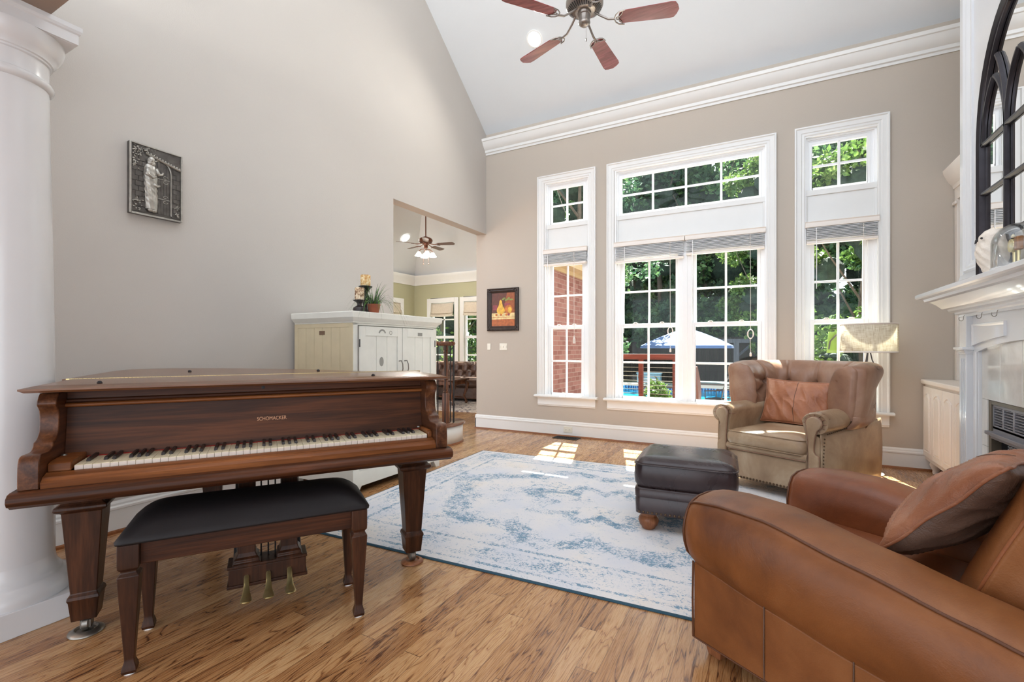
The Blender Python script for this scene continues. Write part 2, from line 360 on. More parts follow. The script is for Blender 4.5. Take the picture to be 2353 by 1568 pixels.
# ---------------------------------------------------------------- windows of the back wall
def frame_rect(m, x0, x1, z0, z1, w, ya, yb, wb=None):
    wb = w if wb is None else wb
    m.box(x0, x0 + w, ya, yb, z0, z1); m.box(x1 - w, x1, ya, yb, z0, z1); m.box(x0 + w, x1 - w, ya, yb, z1 - w, z1); m.box(x0 + w, x1 - w, ya, yb, z0, z0 + wb)
def casing(m, x0, x1, z0, z1, w):
    # mitred moulded casing: profile (inset from outer edge, y)
    prof = [(0, YB), (0, YB - .028), (.012, YB - .03), (.02, YB - .02), (.03, YB - .018), (.055, YB - .018), (.062, YB - .012), (.08, YB - .014), (w, YB - .008), (w, YB + .02)]
    rs = []
    path = [(x0, z0, 1, 0), (x0, z1, 1, -1), (x1, z1, -1, -1), (x1, z0, -1, 0)]
    for px, pz, sx, sz in path: rs.append([(px + sx * d, y, pz + sz * d) for d, y in prof])
    m.rings(rs)
def sashes(root, gx0, gx1, low, up, sx=.034):
    """double hung unit: glass columns gx0..gx1, low=(z0,z1) up=(z0,z1)"""
    m = MB(); frame_rect(m, gx0 - sx, gx1 + sx, low[0] - .045, low[1] + .05, .03, 5.50, 5.535, .04)
    cx = (gx0 + gx1) / 2; cz = (low[0] + low[1]) / 2
    m.v = []; m.f = []; m.mi = []
    frame_rect(m, gx0 - sx, gx1 + sx, low[0] - .045, low[1] + .05, sx, 5.495, 5.53, .045)
    m.box(cx - .011, cx + .011, 5.505, 5.525, low[0], low[1] + .02); m.box(gx0, gx1, 5.5065, 5.5235, cz - .0105, cz + .0105)
    a = m.build('lower_sash', M['vinyl'], root, bevel=.003)
    m = MB(); frame_rect(m, gx0 - sx + .004, gx1 + sx - .004, up[0] - .045, up[1] + .04, sx, 5.535, 5.57, .045)
    cz2 = (up[0] + up[1]) / 2
    m.box(cx - .011, cx + .011, 5.545, 5.565, up[0], up[1]); m.box(gx0, gx1, 5.5465, 5.5635, cz2 - .0105, cz2 + .0105)
    b = m.build('upper_sash', M['vinyl'], root, bevel=.003)
    m = MB(); m.box(gx0 - .01, gx1 + .01, 5.513, 5.517, low[0] - .01, low[1] + .01); m.build('glass_pane', M['glasswin'], a, smooth=0)
    m = MB(); m.box(gx0 - .01, gx1 + .01, 5.553, 5.557, up[0] - .01, up[1] + .01); m.build('glass_pane', M['glasswin'], b, smooth=0)
    for q in (.25, .75):
        xx = gx0 + (gx1 - gx0) * q; m = MB(); m.box(xx - .028, xx + .028, 5.495, 5.53, low[1] + .048, low[1] + .056); m.tube([(xx - .02, 5.51, low[1] + .056), (xx - .01, 5.505, low[1] + .066), (xx + .012, 5.502, low[1] + .066), (xx + .022, 5.50, low[1] + .058)], .005, 6); m.build('sash_lock', M['cream'], a)
def transom(root, gx0, gx1, z0, z1, nc):
    m = MB(); frame_rect(m, gx0 - .024, gx1 + .024, z0 - .024, z1 + .024, .024, 5.50, 5.54)
    for i in range(1, nc): x = gx0 + (gx1 - gx0) * i / nc; m.box(x - .011, x + .011, 5.505, 5.53, z0, z1)
    m.box(gx0, gx1, 5.5065, 5.5285, (z0 + z1) / 2 - .0105, (z0 + z1) / 2 + .0105)
    a = m.build('transom_frame', M['vinyl'], root, bevel=.003)
    m = MB(); m.box(gx0 - .01, gx1 + .01, 5.516, 5.52, z0 - .01, z1 + .01); m.build('glass_pane', M['glasswin'], a, smooth=0)
def window(idx, cx0, cx1, op, units, tr, nc):
    root = structroot('window_%d' % idx)
    x0, x1, z0, z1 = op
    m = MB(); casing(m, cx0, cx1, .473, 3.251, .088); m.build('casing', M['trim'], root, smooth=20)
    m = MB()                                                              # jamb lining and inner stops
    for (ya, yb, ins) in ((5.45, 5.485, 0.0), (5.485, 5.50, .018), (5.50, 5.62, .03)):
        m.box(x0 - .002, x0 + .012 + ins, ya, yb, z0, z1); m.box(x1 - .012 - ins, x1 + .002, ya, yb, z0, z1); q_ = .012 + ins; m.box(x0 + q_, x1 - q_, ya, yb, z1 - q_, z1 + .002); m.box(x0 + q_, x1 - q_, ya, yb, z0, z0 + q_)
    m.build('jamb', M['vinyl'], root, smooth=0)
    m = MB(); m.box(x0, x1, 5.488, 5.56, 2.13, 2.625)
    m.box(x0, x1, 5.474, 5.50, 2.585, 2.64)
    m.box(x0 + .0, x0 + .03, 5.478, 5.49, 2.2, 2.6); m.box(x1 - .03, x1, 5.478, 5.49, 2.2, 2.6)
    m.build('mullion_panel', M['trim'], root, bevel=.004)
    m = MB(); m.prism([(5.46, .473), (5.395, .473), (5.388, .48), (5.388, .493), (5.395, .50), (5.52, .505), (5.52, .473)], 'x', cx0 - .03, cx1 + .03); m.build('sill', M['trim'], root, smooth=60)
    m = MB(); m.prism([(YB, .366), (YB - .012, .366), (YB - .014, .38), (YB - .022, .385), (YB - .018, .40), (YB - .018, .45), (YB - .028, .473), (YB, .473)], 'x', cx0 + .004, cx1 - .004); m.build('apron', M['trim'], root, smooth=25)
    transom(root, tr[0], tr[1], 2.665, 3.087, nc)
    for gx0, gx1 in units: sashes(root, gx0, gx1, (.527, 1.318), (1.372, 2.115))
    if len(units) == 2:
        m = MB(); a = units[0][1] + .034; b = units[1][0] - .034; m.box(a - .002, b + .002, 5.478, 5.60, .48, 2.14); m.box(a + .045, b - .045, 5.468, 5.48, .49, 2.14); m.build('mullion', M['vinyl'], root, bevel=.004)
    # fill strips between sash stiles and jamb
    m = MB(); m.box(x0, units[0][0] - .03, 5.505, 5.58, .48, 2.14); m.box(units[-1][1] + .03, x1, 5.505, 5.58, .48, 2.14); m.box(x0, x1, 5.5, 5.6, .47, .495)
    m.box(x0, tr[0] - .02, 5.505, 5.56, 2.645, 3.105); m.box(tr[1] + .02, x1, 5.505, 5.56, 2.645, 3.105); m.box(x0, x1, 5.505, 5.56, 3.105, 3.165); m.box(x0, x1, 5.505, 5.56, 2.61, 2.645)
    m.build('balance_track', M['vinyl'], root, smooth=0)
    return root
window(1, -2.55, -1.786, OP[0], [(-2.385, -1.983)], (-2.392, -1.962), 2)
window(2, -1.65, .095, OP[1], [(-1.479, -.885), (-.676, -.074)], (-1.490, -.062), 4)
window(3, .253, 1.0, OP[2], [(.420, .818)], (.404, .842), 2)

# blinds, raised
def blind(x0, x1, zb, label, wand, cord, tass, n=9, thick=.03):
    t = thing('window_blind', label, 'window blind', ((x0 + x1) / 2, 5.45, 2.264)); X0 = -(x1 - x0) / 2; X1 = -X0
    m = MB(); m.prism([(-.028, 0), (-.03, .012), (-.022, .045), (-.03, .055), (.03, .055), (.03, 0)], 'x', X0, X1); m.build('valance', M['cream'], t, bevel=.002)
    drop = 2.264 - zb
    for i in range(n):
        z = -(i + .6) * (drop - thick) / n; m = MB(); sg = .004 * math.sin(i * 1.7)
        m.rings([[(X0 + .012, -.024, z + sg), (X0 + .012, .024, z + .002), (X0 + .012, .024, z + .005), (X0 + .012, -.024, z + .003 + sg)], [(X1 - .012, -.024, z - sg), (X1 - .012, .024, z + .002), (X1 - .012, .024, z + .005), (X1 - .012, -.024, z + .003 - sg)]])
        m.build('slat', M['vinyl'], t, smooth=0)
    m = MB(); m.box(X0 + .012, X1 - .012, -.025, .025, -drop, -drop + thick * .8); m.build('bottom_rail', M['cream'], t, bevel=.003)
    wx = X0 + wand[0]; m = MB(); m.tube([(wx, -.036, -.01), (wx + .002, -.037, -wand[1] * .5), (wx - wand[2], -.036, -wand[1])], .004, 6); m.build('tilt_wand', M['vinyl'], t)
    cx = X0 + cord[0]; m = MB(); m.tube([(cx, -.036, -.01), (cx + .003, -.037, -cord[1])], .0022, 5); c = m.build('pull_cord', M['cream'], t)
    if tass == 'tassel':
        m = MB()
        for k in range(14):
            a = k * 2.4; m.tube([(cx + .003, -.037, -cord[1]), (cx + .003 + .014 * math.cos(a), -.037 + .01 * math.sin(a), -cord[1] - .05), (cx + .003 + .018 * math.cos(a + .5), -.037 + .01 * math.sin(a), -cord[1] - .10)], .0025, 4)
        m.build('cord_tassel', M['cream'], c)
    elif tass == 'loop':
        m = MB()
        for k in range(3): m.tube([(cx + .003 + (.022 + .004 * k) * math.cos(a), -.037 - .003 * k, -cord[1] - .05 + (.05 - .004 * k) * math.sin(a)) for a in [2 * PI * j / 20 for j in range(20)]], .003, 5, loop=True)
        m.tube([(cx, -.037, -cord[1] - .1), (cx + .004, -.037, -cord[1] - .24)], .0022, 5); m.lathe([(.002, 0), (.008, -.005), (.011, -.03), (.007, -.04)], (cx + .004, -.037, -cord[1] - .24), 8); m.build('cord_loop', M['cream'], c)
blind(-2.470, -1.893, 2.115, 'raised white blind on the narrow left window with a tasselled cord', (.07, .60, -.005), (.42, 1.02, 0), 'tassel')
blind(-1.563, -.780, 2.075, 'raised white blind over the left half of the double window', (.13, 1.0, .01), (.635, .94, 0), 'loop')
blind(-.774, .002, 2.103, 'raised white blind over the right half of the double window', (.08, .75, .012), (.635, .98, 0), 'loop')
blind(.342, .925, 2.105, 'raised white blind on the right window beside the fireplace wall', (.09, .60, 0), (.46, .95, 0), '')

# ---------------------------------------------------------------- column at the room entrance
t = structroot('column', (-2.72, .71, 0)); tag(t, 'round white column with a square plinth at the left edge', 'column'); del t['kind']
m = MB(); m.box(-.22, .22, -.22, .22, 0, .10); m.build('plinth', M['gloss'], t, bevel=.003)
m = MB(); m.lathe([(.215, .10), (.218, .125), (.205, .155), (.185, .165), (.178, .17), (.178, .18), (.172, .185), (.165, .20), (.16, .215), (.157, .24)], n=64); m.build('torus_base', M['gloss'], t, smooth=60)
m = MB(); m.lathe([(.157 - .0 * z, .24 + z * .1) for z in range(0, 1)] + [(.157, .24), (.158, .9), (.150, 1.5), (.139, 2.08), (.139, 2.16)], n=64); m.build('shaft', M['gloss'], t, smooth=60)
m = MB(); m.lathe([(.139, 2.16), (.150, 2.168), (.155, 2.18), (.150, 2.193), (.140, 2.20), (.138, 2.225), (.139, 2.265), (.146, 2.268), (.146, 2.275), (.152, 2.278), (.152, 2.287), (.165, 2.30), (.18, 2.325), (.187, 2.35), (.187, 2.365)], n=64)
m.build('capital', M['gloss'], t, smooth=50)
m = MB(); m.sq([(.168, 2.365), (.168, 2.366), (.180, 2.366), (.180, 2.405), (.186, 2.41), (.190, 2.42), (.190, 2.438), (.0, 2.438)]); m.build('abacus', M['gloss'], t, smooth=20)

# ================================================================ ADJOINING ROOM (through the opening)
m = MB(); Z = 2.83
def wallwin(m, x0, x1, y0, y1, z1, wins):
    xs = x0
    for a, b, c, d in wins: m.box(xs, a, y0, y1, 0, z1); m.box(a, b, y0, y1, 0, c); m.box(a, b, y0, y1, d, z1); xs = b
    m.box(xs, x1, y0, y1, 0, z1)
GW = [(-7.10, -6.37, .50, 2.17), (-6.15, -5.42, .50, 2.17), (-5.20, -4.47, .50, 2.17)]
wallwin(m, -7.75, -2.95, 9.1, 9.25, 3.0, GW); struct('wall_far', m, M['green'], smooth=0)
m = MB(); m.box(-7.75, -7.6, 3.0, 7.95, 0, 3.0); m.box(-7.75, -7.6, 8.60, 9.25, 0, 3.0); m.box(-7.75, -7.6, 7.95, 8.60, 0, .5); m.box(-7.75, -7.6, 7.95, 8.60, 2.16, 3.0); struct('wall_west', m, M['green'], smooth=0)
m = MB(); m.box(-3.05, -2.95, 5.62, 9.1, 0, 3.0); struct('wall_east', m, M['green'], smooth=0)
m = MB()
SL = .9; W2 = 2.05
# hip ceiling: west slope, north slope, flat top, closed to the east
A = (-7.65, 9.15, 2.8); top = 2.8 + W2 * SL
m.add([(-7.65, 9.15, 2.8), (-7.65, 2.5, 2.8), (-7.65 + W2, 2.5, top), (-7.65 + W2, 9.15 - W2, top), (-3.53 - W2, 9.15 - W2, top), (-3.53, 9.15, 2.8), (-3.53 - W2, 2.5, top), (-3.53, 2.5, 2.8), (-2.96, 9.15, 2.8), (-2.96, 5.63, 2.8), (-3.53, 5.63, 2.8)],
      [(0, 1, 2, 3), (0, 3, 4, 5), (3, 2, 6, 4), (5, 4, 6, 7), (5, 8, 9, 10)])
struct('ceiling.001', m, M['ceil'], smooth=0, solid=.05)
cpf = [(0, 2.60), (-.015, 2.60), (-.02, 2.63), (-.03, 2.66), (-.07, 2.75), (-.09, 2.78), (-.1, 2.825), (0, 2.83)]
m = MB(); m.prism([(9.1 + a * 1.2, z) for a, z in cpf], 'x', -7.6, -3.05); m.rings([[(-7.6 - a * 1.2, y, z) for a, z in cpf] for y in (3.0, 9.1)]); struct('trim_4', m, M['trim'], smooth=25)
def gwindow(i, x0, x1, z0, z1):
    root = structroot('window_%d' % i); m = MB(); Y = 9.1
    m.box(x0 - .09, x0 + .02, Y - .03, Y, z0 - .1, z1 + .09); m.box(x1 - .02, x1 + .09, Y - .03, Y, z0 - .1, z1 + .09); m.box(x0 + .02, x1 - .02, Y - .03, Y, z1 - .02, z1 + .09); m.box(x0 - .1, x1 + .1, Y - .05, Y, z0 - .06, z0 + .01); m.build('casing', M['trim'], root, bevel=.006)
    m = MB(); zm = (z0 + z1) / 2 + .0
    frame_rect(m, x0, x1, z0, z1, .06, Y + .04, Y + .08); m.box(x0, x1, Y + .03, Y + .09, zm - .03, zm + .03); cx = (x0 + x1) / 2; m.box(cx - .014, cx + .014, Y + .05, Y + .07, z0, z1)
    for zz in ((z0 + zm) / 2, (z1 + zm) / 2): m.box(x0, x1, Y + .05, Y + .07, zz - .014, zz + .014)
    m.build('sash', M['vinyl'], root, smooth=0)
    m = MB(); m.box(x0, x1, Y + .058, Y + .062, z0, z1); m.build('glass_pane', M['glasswin'], root, smooth=0)
for i, g in enumerate(GW): gwindow(4 + i, *g)
linen = simple('beige_linen', s2l(206, 194, 176), .9, var=.06, sc_=25)
def romanshade(x0, x1, y, label, side=None):
    m = MB(); n = 7
    rs = []
    for (dy, z) in [(0, 0), (-.012, -.09), (-.02, -.2), (-.04, -.235), (-.015, -.25), (-.045, -.27), (-.05, -.30), (-.01, -.31), (0, -.29)]:
        if side is None: rs.append([(x, y + dy, 2.14 + z - .012 * math.sin(PI * (x - x0) / (x1 - x0))) for x in [x0 + (x1 - x0) * k / 8 for k in range(9)]])
        else: rs.append([(side - dy, yy, 2.14 + z) for yy in [x0 + (x1 - x0) * k / 8 for k in range(9)]])
    m.rings(rs, closed=False, cap=False); o = m.build('roman_shade', linen, smooth=60, solid=.006); tag(o, label, 'window shade')
romanshade(-7.06, -6.41, 9.07, 'beige roman shade on the farther room window nearest the corner')
romanshade(-6.11, -5.46, 9.07, 'beige roman shade on the farther room window at the right edge of the opening')
root = structroot('window_7'); m = MB(); m.box(-7.6, -7.57, 7.86, 7.97, .4, 2.25); m.box(-7.6, -7.57, 8.58, 8.69, .4, 2.25); m.box(-7.6, -7.57, 7.97, 8.58, 2.14, 2.25); m.build('casing', M['trim'], root); m = MB(); m.box(-7.66, -7.63, 7.95, 8.6, 1.3, 1.36); m.box(-7.66, -7.63, 8.26, 8.29, .5, 2.16); m.build('sash', M['vinyl'], root); m = MB(); m.box(-7.68, -7.676, 7.95, 8.6, .5, 2.16); m.build('glass_pane', M['glasswin'], root, smooth=0)
romanshade(7.955, 8.60, 0, 'beige roman shade on the window behind the stair rail', side=-7.59)

# brick wing of the house outside the left window, with its eave
m = MB(); m.box(-2.95, -2.85, 5.62, 9.4, -.7, 2.34); tag(m.build('brick_wing', M['brick'], smooth=0), kind='structure')
tan = simple('tan_soffit', s2l(150, 128, 96), .7)
m = MB(); m.box(-2.95, -2.60, 5.62, 9.5, 2.34, 2.36); m.box(-2.62, -2.59, 5.62, 9.5, 2.32, 2.44); m.box(-2.86, -2.81, 5.62, 9.5, 2.28, 2.34); tag(m.build('brick_wing_eave', tan, smooth=0), kind='structure')
# main roof eave over the windows
m = MB(); m.box(-3.3, 2.5, 5.62, 6.12, 3.64, 3.80); tag(m.build('roof_eave', tan, smooth=0), kind='structure')
# ================================================================ OUTSIDE
GZ = -.65
m = MB(); m.box(-30, 30, 5.63, 9.6, GZ - .3, GZ - .10); m.box(-30, 30, 23.6, 60, GZ - .3, GZ - .10); m.box(-30, -20, 9.6, 23.6, GZ - .3, GZ - .1); m.box(14, 30, 9.6, 23.6, GZ - .3, GZ - .1)
lawn = simple('lawn', s2l(48, 56, 34), .95, var=.3, sc_=1.2)
tag(m.build('lawn_ground', lawn, smooth=0), kind='structure')
conc = simple('pale_concrete', s2l(206, 196, 184), .8, var=.03, sc_=3)
m = MB(); PX0, PX1, PY0, PY1 = -14, 9.5, 15.8, 21.8
m.box(-20, 14, 9.6, PY0, GZ - .12, GZ); m.box(-20, 14, PY1, 23.6, GZ - .12, GZ); m.box(-20, PX0, PY0, PY1, GZ - .12, GZ); m.box(PX1, 14, PY0, PY1, GZ - .12, GZ)
tag(m.build('pool_patio', conc, smooth=0), kind='structure')
deckm = wood('grey_deck_board', s2l(120, 104, 92), s2l(170, 152, 136), 'x', .8)
m = MB(); m.box(-2.84, 3, 5.63, 10.2, GZ, -.10); tag(m.build('deck', deckm, smooth=0), kind='structure')
t = NT('pool_water'); co = t.co(); nz = t.noise(co, 1.6, 4); t.set(color=t.ramp(nz, [(.35, s2l(14, 110, 160)), (.6, s2l(34, 140, 180)), (.75, s2l(90, 190, 210))]), rough=.12); t.bump(t.noise(co, 5, 3), .02); M['water'] = t.m
tile = NT('blue_pool_tile'); co = tile.co(); wv = tile.n('TexWave', {'Vector': co, 'Scale': 2.4, 'Distortion': 9., 'Detail': 3.}); tile.set(color=tile.ramp(wv.outputs[0], [(.45, s2l(84, 150, 196)), (.6, s2l(24, 50, 110))]), rough=.3)
t = thing('swimming_pool', 'turquoise in-ground swimming pool with a blue tile band', 'swimming pool', (0, 0, 0))
m = MB(); m.box(PX0, PX1, PY0, PY1, GZ - .17, GZ - .13); m.build('pool_water', M['water'], t, smooth=0)
m = MB(); m.box(PX0, PX1, PY1 - .05, PY1, GZ - .2, GZ - .02); m.box(PX0, PX0 + .05, PY0, PY1, GZ - .2, GZ - .02); m.box(PX1 - .05, PX1, PY0, PY1, GZ - .2, GZ - .02); m.build('tile_band', tile.m, t, smooth=0)
# fence
fm = wood('weathered_fence', s2l(36, 33, 30), s2l(62, 57, 52), 'z', .9, .5, 0)
ft = thing('privacy_fence', 'tall weathered dark wooden fence beyond the pool', 'fence', (0, 27, 0))
m = MB()
for i in range(-110, 90): m.box(i * .2, i * .2 + .19, 0, .02, GZ - .1, 1.62 + .01 * (i % 3))
m.build('fence_boards', fm, ft, smooth=0); m = MB(); m.box(-22, 18, -.05, 0, 1.3, 1.4); m.box(-22, 18, -.05, 0, -.3, -.2); m.build('fence_rail', fm, ft, smooth=0)
f2 = thing('privacy_fence', 'wooden fence with lattice top seen through the farther room windows', 'fence', (0, 17.6, 0))
m = MB()
for i in range(-80, -30): m.box(i * .2, i * .2 + .19, 0, .02, GZ - .1, 1.0)
m.build('fence_boards', fm, f2, smooth=0)
m = MB()
for i in range(-64, -24):
    x = i * .25
    m.add([(x, -.01, 1.0), (x + .04, -.01, 1.0), (x + .44, -.01, 1.4), (x + .40, -.01, 1.4)], [(0, 1, 2, 3)]); m.add([(x + .4, -.02, 1.0), (x + .44, -.02, 1.0), (x + .04, -.02, 1.4), (x, -.02, 1.4)], [(0, 1, 2, 3)])
m.box(-16, -6, -.03, 0, 1.38, 1.44); m.build('lattice_top', fm, f2, smooth=0, solid=.01)
# deck railing
red = wood('red_brown_deck_paint', s2l(78, 32, 26), s2l(116, 54, 44), 'x', .6)
rt = thing('deck_railing', 'red-brown deck railing strung with horizontal steel cables', 'railing', (-1.60, 10.05, 0))
m = MB(); m.box(-3.6, .02, -.02, .12, .84, .955); m.build('top_rail', red, rt, bevel=.004)
m = MB(); m.box(-3.6, .02, .02, .08, -.03, .04); m.build('bottom_rail', red, rt, bevel=.004)
for px in (-3.3, -.72, -.03): m = MB(); m.box(px - .045, px + .045, 0, .09, -.1, .86); m.build('post', red, rt, bevel=.004)
for k in range(8): m = MB(); z = .12 + k * .092; m.tube([(-3.6, .05, z), (0, .05, z)], .006, 5); m.build('cable', M['steel'], rt)
# umbrella
ucol = simple('pale_blue_canvas', s2l(46, 72, 116), .8, var=.04)
ut = thing('patio_umbrella', 'pale blue patio umbrella open above the poolside tables', 'patio umbrella', (-1.985, 14.25, GZ)); ut.scale = (.9, .9, 1.0)
m = MB(); n = 8; rs = []
for (r, z) in [(.02, 2.30), (.5, 2.15), (1.0, 1.97), (1.42, 1.79), (1.44, 1.72)]: rs.append([(r * math.cos(2 * PI * (j + .5) / n), r * math.sin(2 * PI * (j + .5) / n), z) for j in range(n)])
m.rings(rs, cap=False); m.build('canopy', ucol, ut, smooth=0, solid=.01)
m = MB(); m.lathe([(.02, 0), (.02, 2.32)], n=10); m.build('pole', M['black'], ut)
m = MB(); m.lathe([(.25, 0), (.25, .05), (.05, .1), (.04, .3)], n=20); m.build('base', M['black'], ut)
for k in range(8): a = 2 * PI * (k + .5) / 8; m = MB(); m.tube([(.02 * math.cos(a), .02 * math.sin(a), 1.75), (.75 * math.cos(a), .75 * math.sin(a), 2.02)], .008, 5); m.build('rib', M['black'], ut)
# patio tables and chairs
iron = simple('dark_patio_iron', s2l(64, 58, 58), .5, metal=.4); gtop = simple('frosted_table_top', s2l(130, 150, 150), .2)
def ptable(loc, label):
    t = thing('patio_table', label, 'patio table', loc, .1); m = MB(); m.box(-.7, .7, -.45, .45, .70, .725); m.build('table_top', gtop, t, bevel=.01)
    m = MB(); m.box(-.7, .7, -.46, -.44, .67, .72); m.box(-.7, .7, .44, .46, .67, .72); m.box(-.71, -.69, -.45, .45, .67, .72); m.box(.69, .71, -.45, .45, .67, .72); m.build('apron', iron, t)
    for sx in (-1, 1):
        for sy in (-1, 1): m = MB(); m.tube([(sx * .62, sy * .38, .7), (sx * .55, sy * .33, .4), (sx * .64, sy * .4, 0)], .018, 6); m.build('leg', iron, t)
ptable((-2.33, 13.28, GZ), 'glass-topped patio table under the umbrella, nearer the railing'); ptable((-1.34, 14.9, GZ), 'glass-topped patio table beside the metal patio chairs')
def pchair(loc, rz, label):
    t = thing('patio_chair', label, 'patio chair', loc, rz)
    m = MB(); m.box(-.24, .24, -.22, .22, .40, .43); m.build('seat', iron, t)
    for sx in (-1, 1): m = MB(); m.tube([(sx * .25, .24, 0), (sx * .25, .22, .42), (sx * .25, .28, .7), (sx * .25, .40, 1.0), (sx * .22, .44, 1.04)], .016, 6); m.build('back_post', iron, t); m = MB(); m.tube([(sx * .26, -.24, 0), (sx * .26, -.2, .42), (sx * .27, -.2, .62), (sx * .27, .24, .66)], .014, 6); m.build('arm', iron, t)
    m = MB()
    for k in range(7): z = .5 + k * .075; y = .235 + max(0, z - .6) * .35; m.tube([(-.25, y, z), (.25, y, z)], .008, 5)
    m.build('backrest', iron, t)
pchair((-1.08, 13.26, GZ), -2.0, 'dark metal patio chair seen from the side in the right panes'); pchair((-.60, 14.14, GZ), -1.2, 'dark metal patio chair with a reclined back facing the pool')
pchair((-2.45, 12.3, GZ), 2.8, 'dark metal patio chair behind the cable railing')
brn = wood('brown_wood_slats', s2l(70, 40, 32), s2l(112, 66, 54), 'z', .6)
t = thing('adirondack_chair', 'brown wooden chair back standing on the deck past the railing', 'outdoor chair', (-1.165, 9.45, -.1)); m = MB(); m.rings([[(-.05 + b, y, z) for (b, y) in ((0, 0), (.1, 0), (.1, .5), (0, .5))] for b_, z in [(0, 0)] for b in [0]][:1] + [[(-.03 + d, 0, z), (.03 + d, 0, z), (.03 + d, .45, z), (-.03 + d, .45, z)] for d, z in ((.0, .3), (-.01, .6), (-.05, .95))], cap=True); m.v = []; m.f = []; m.mi = []
m.rings([[(-.03 + d, 0, z), (.03 + d, 0, z), (.03 + d, .45, z), (-.03 + d, .45, z)] for d, z in ((.02, .0), (.03, .30), (.01, .55), (-.04, .82))]); m.build('backrest', brn, t, bevel=.01)
m = MB(); m.box(-.30, .0, 0, .45, .30, .34); m.build('seat', brn, t); m = MB(); m.box(-.30, -.25, 0, .05, 0, .30); m.build('leg', brn, t); m = MB(); m.box(-.30, -.25, .4, .45, 0, .30); m.build('leg', brn, t)
# small potted shrub by the railing, pergola post, green swing canopy, grill
gm = wood('grey_pergola', s2l(70, 72, 80), s2l(104, 106, 114), 'z', .8)
t = thing('pergola', 'grey wooden pergola corner with a diagonal brace in front of the fence', 'pergola', (-1.25, 25.4, GZ)); m = MB(); m.box(-.12, .12, -.12, .12, 0, 2.05); m.build('post', gm, t); m = MB(); m.box(-1.4, 3, -.1, .1, 1.95, 2.15); m.build('beam', gm, t); m = MB(); m.tube([(.1, 0, 1.35), (.75, 0, 1.98)], .06, 4); m.build('brace', gm, t); m = MB(); m.box(1.3, 1.5, -.12, .12, 0, 2.0); m.build('post', gm, t)
lime = simple('lime_canvas', s2l(104, 132, 50), .8)
t = thing('hanging_chair', 'lime green canvas hanging chair panel outside the right window', 'hanging chair', (1.02, 9.6, .0)); m = MB(); m.grid(lambda u, v: (-.11 + .24 * u + .03 * v, .04 * math.sin(PI * u), 1.0 + .36 * v), 8, 8); m.build('canvas', lime, t, solid=.01); m = MB(); m.tube([(-.08, -.03, 1.06), (-.06, -.03, 1.2), (.02, -.03, 1.3), (.12, -.03, 1.36)], .012, 6); m.build('strap', iron, t); m = MB(); m.tube([(.06, 0, -.1), (.06, 0, 1.9)], .02, 6); m.build('stand', iron, t)
t = thing('pool_grill', 'pale blue-grey storage bench beyond the pool', 'outdoor bench', (-4.9, 23.0, GZ)); t.scale = (.6, .6, .8); m = MB(); m.box(-.9, .9, -.3, .3, .1, .6); m.build('body', simple('blue_grey_metal', s2l(120, 150, 164), .5), t, bevel=.02); m = MB(); m.box(-.95, .95, -.35, .35, .6, .66); m.build('lid', simple('blue_grey_lid', s2l(150, 180, 194), .5), t); m = MB(); m.box(-.8, -.7, -.25, .25, 0, .1); m.build('foot', iron, t); m = MB(); m.box(.7, .8, -.25, .25, 0, .1); m.build('foot', iron, t)
t.name = 'outdoor_bench'

# foliage: every leaf is a small folded blade
def leaves(m, n, fn, size, rnd):
    for _ in range(n):
        p = Vector(fn()); d = Vector((rnd.gauss(0, 1), rnd.gauss(0, 1), rnd.gauss(-.2, .8))).normalized(); s = Vector((rnd.gauss(0, 1), rnd.gauss(0, 1), rnd.gauss(0, 1))).cross(d).normalized()
        L = size * rnd.uniform(.6, 1.3); W = L * .32
        q = p + d * L; c = p + d * L * .45
        m.add([p, c + s * W, q, c - s * W], [(0, 1, 2, 3)])
def blob(cx, cy, cz, rx, ry, rz, rnd, shell=.35):
    while True:
        v = Vector((rnd.gauss(0, 1), rnd.gauss(0, 1), rnd.gauss(0, 1))).normalized(); r = 1 - shell * rnd.random() ** 1.5
        return (cx + v.x * rx * r, cy + v.y * ry * r, cz + v.z * rz * r)
def tree_mesh(seed, n, h, R, size, kind):
    rnd = random.Random(seed); m = MB(); cl = []
    for k in range(26): 
        a = rnd.uniform(0, 2 * PI); z = rnd.uniform(.12, .95); rr = R * (.35 + .65 * math.sin(PI * min(1, z * .8 + .18))) * rnd.uniform(.3, 1)
        cl.append((rr * math.cos(a), rr * math.sin(a), z * h, R * rnd.uniform(.25, .5)))
    per = n // len(cl)
    for (x, y, z, r) in cl: leaves(m, per, lambda: blob(x, y, z, r, r, r * .75, rnd, .5), size, rnd)
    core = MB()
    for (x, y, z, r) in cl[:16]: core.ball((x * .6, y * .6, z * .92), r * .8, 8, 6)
    tr = MB(); tr.tube([(0, 0, 0), (.1, .05, h * .3), (-.1, 0, h * .6), (.1, .1, h * .85)], [.07 * R, .055 * R, .04 * R, .015 * R], 8)
    for k in range(5): a = k * 1.3; tr.tube([(0, 0, h * (.25 + .1 * k)), (R * .5 * math.cos(a), R * .5 * math.sin(a), h * (.4 + .1 * k)), (R * .8 * math.cos(a), R * .8 * math.sin(a), h * (.5 + .1 * k))], [.022 * R, .014 * R, .006 * R], 6)
    return m, core, tr
def tree(name, label, loc, seed, n, h, R, size, leaf, group='trees beyond the fence'):
    t = thing(name, label, 'tree', loc, seed * 1.3, group); m, core, tr = tree_mesh(seed, n, h, R, size, 0)
    m.mi = [0] * len(m.f); k = len(m.f); m.cur = 1; m.v_off = 0
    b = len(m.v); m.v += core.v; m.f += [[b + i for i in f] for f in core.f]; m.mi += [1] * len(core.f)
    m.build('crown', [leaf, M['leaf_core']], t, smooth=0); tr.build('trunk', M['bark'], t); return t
M['leaf_core'] = simple('inner_foliage', s2l(30, 44, 32), .9, var=.5, sc_=5, bump=.05, bscale=9)
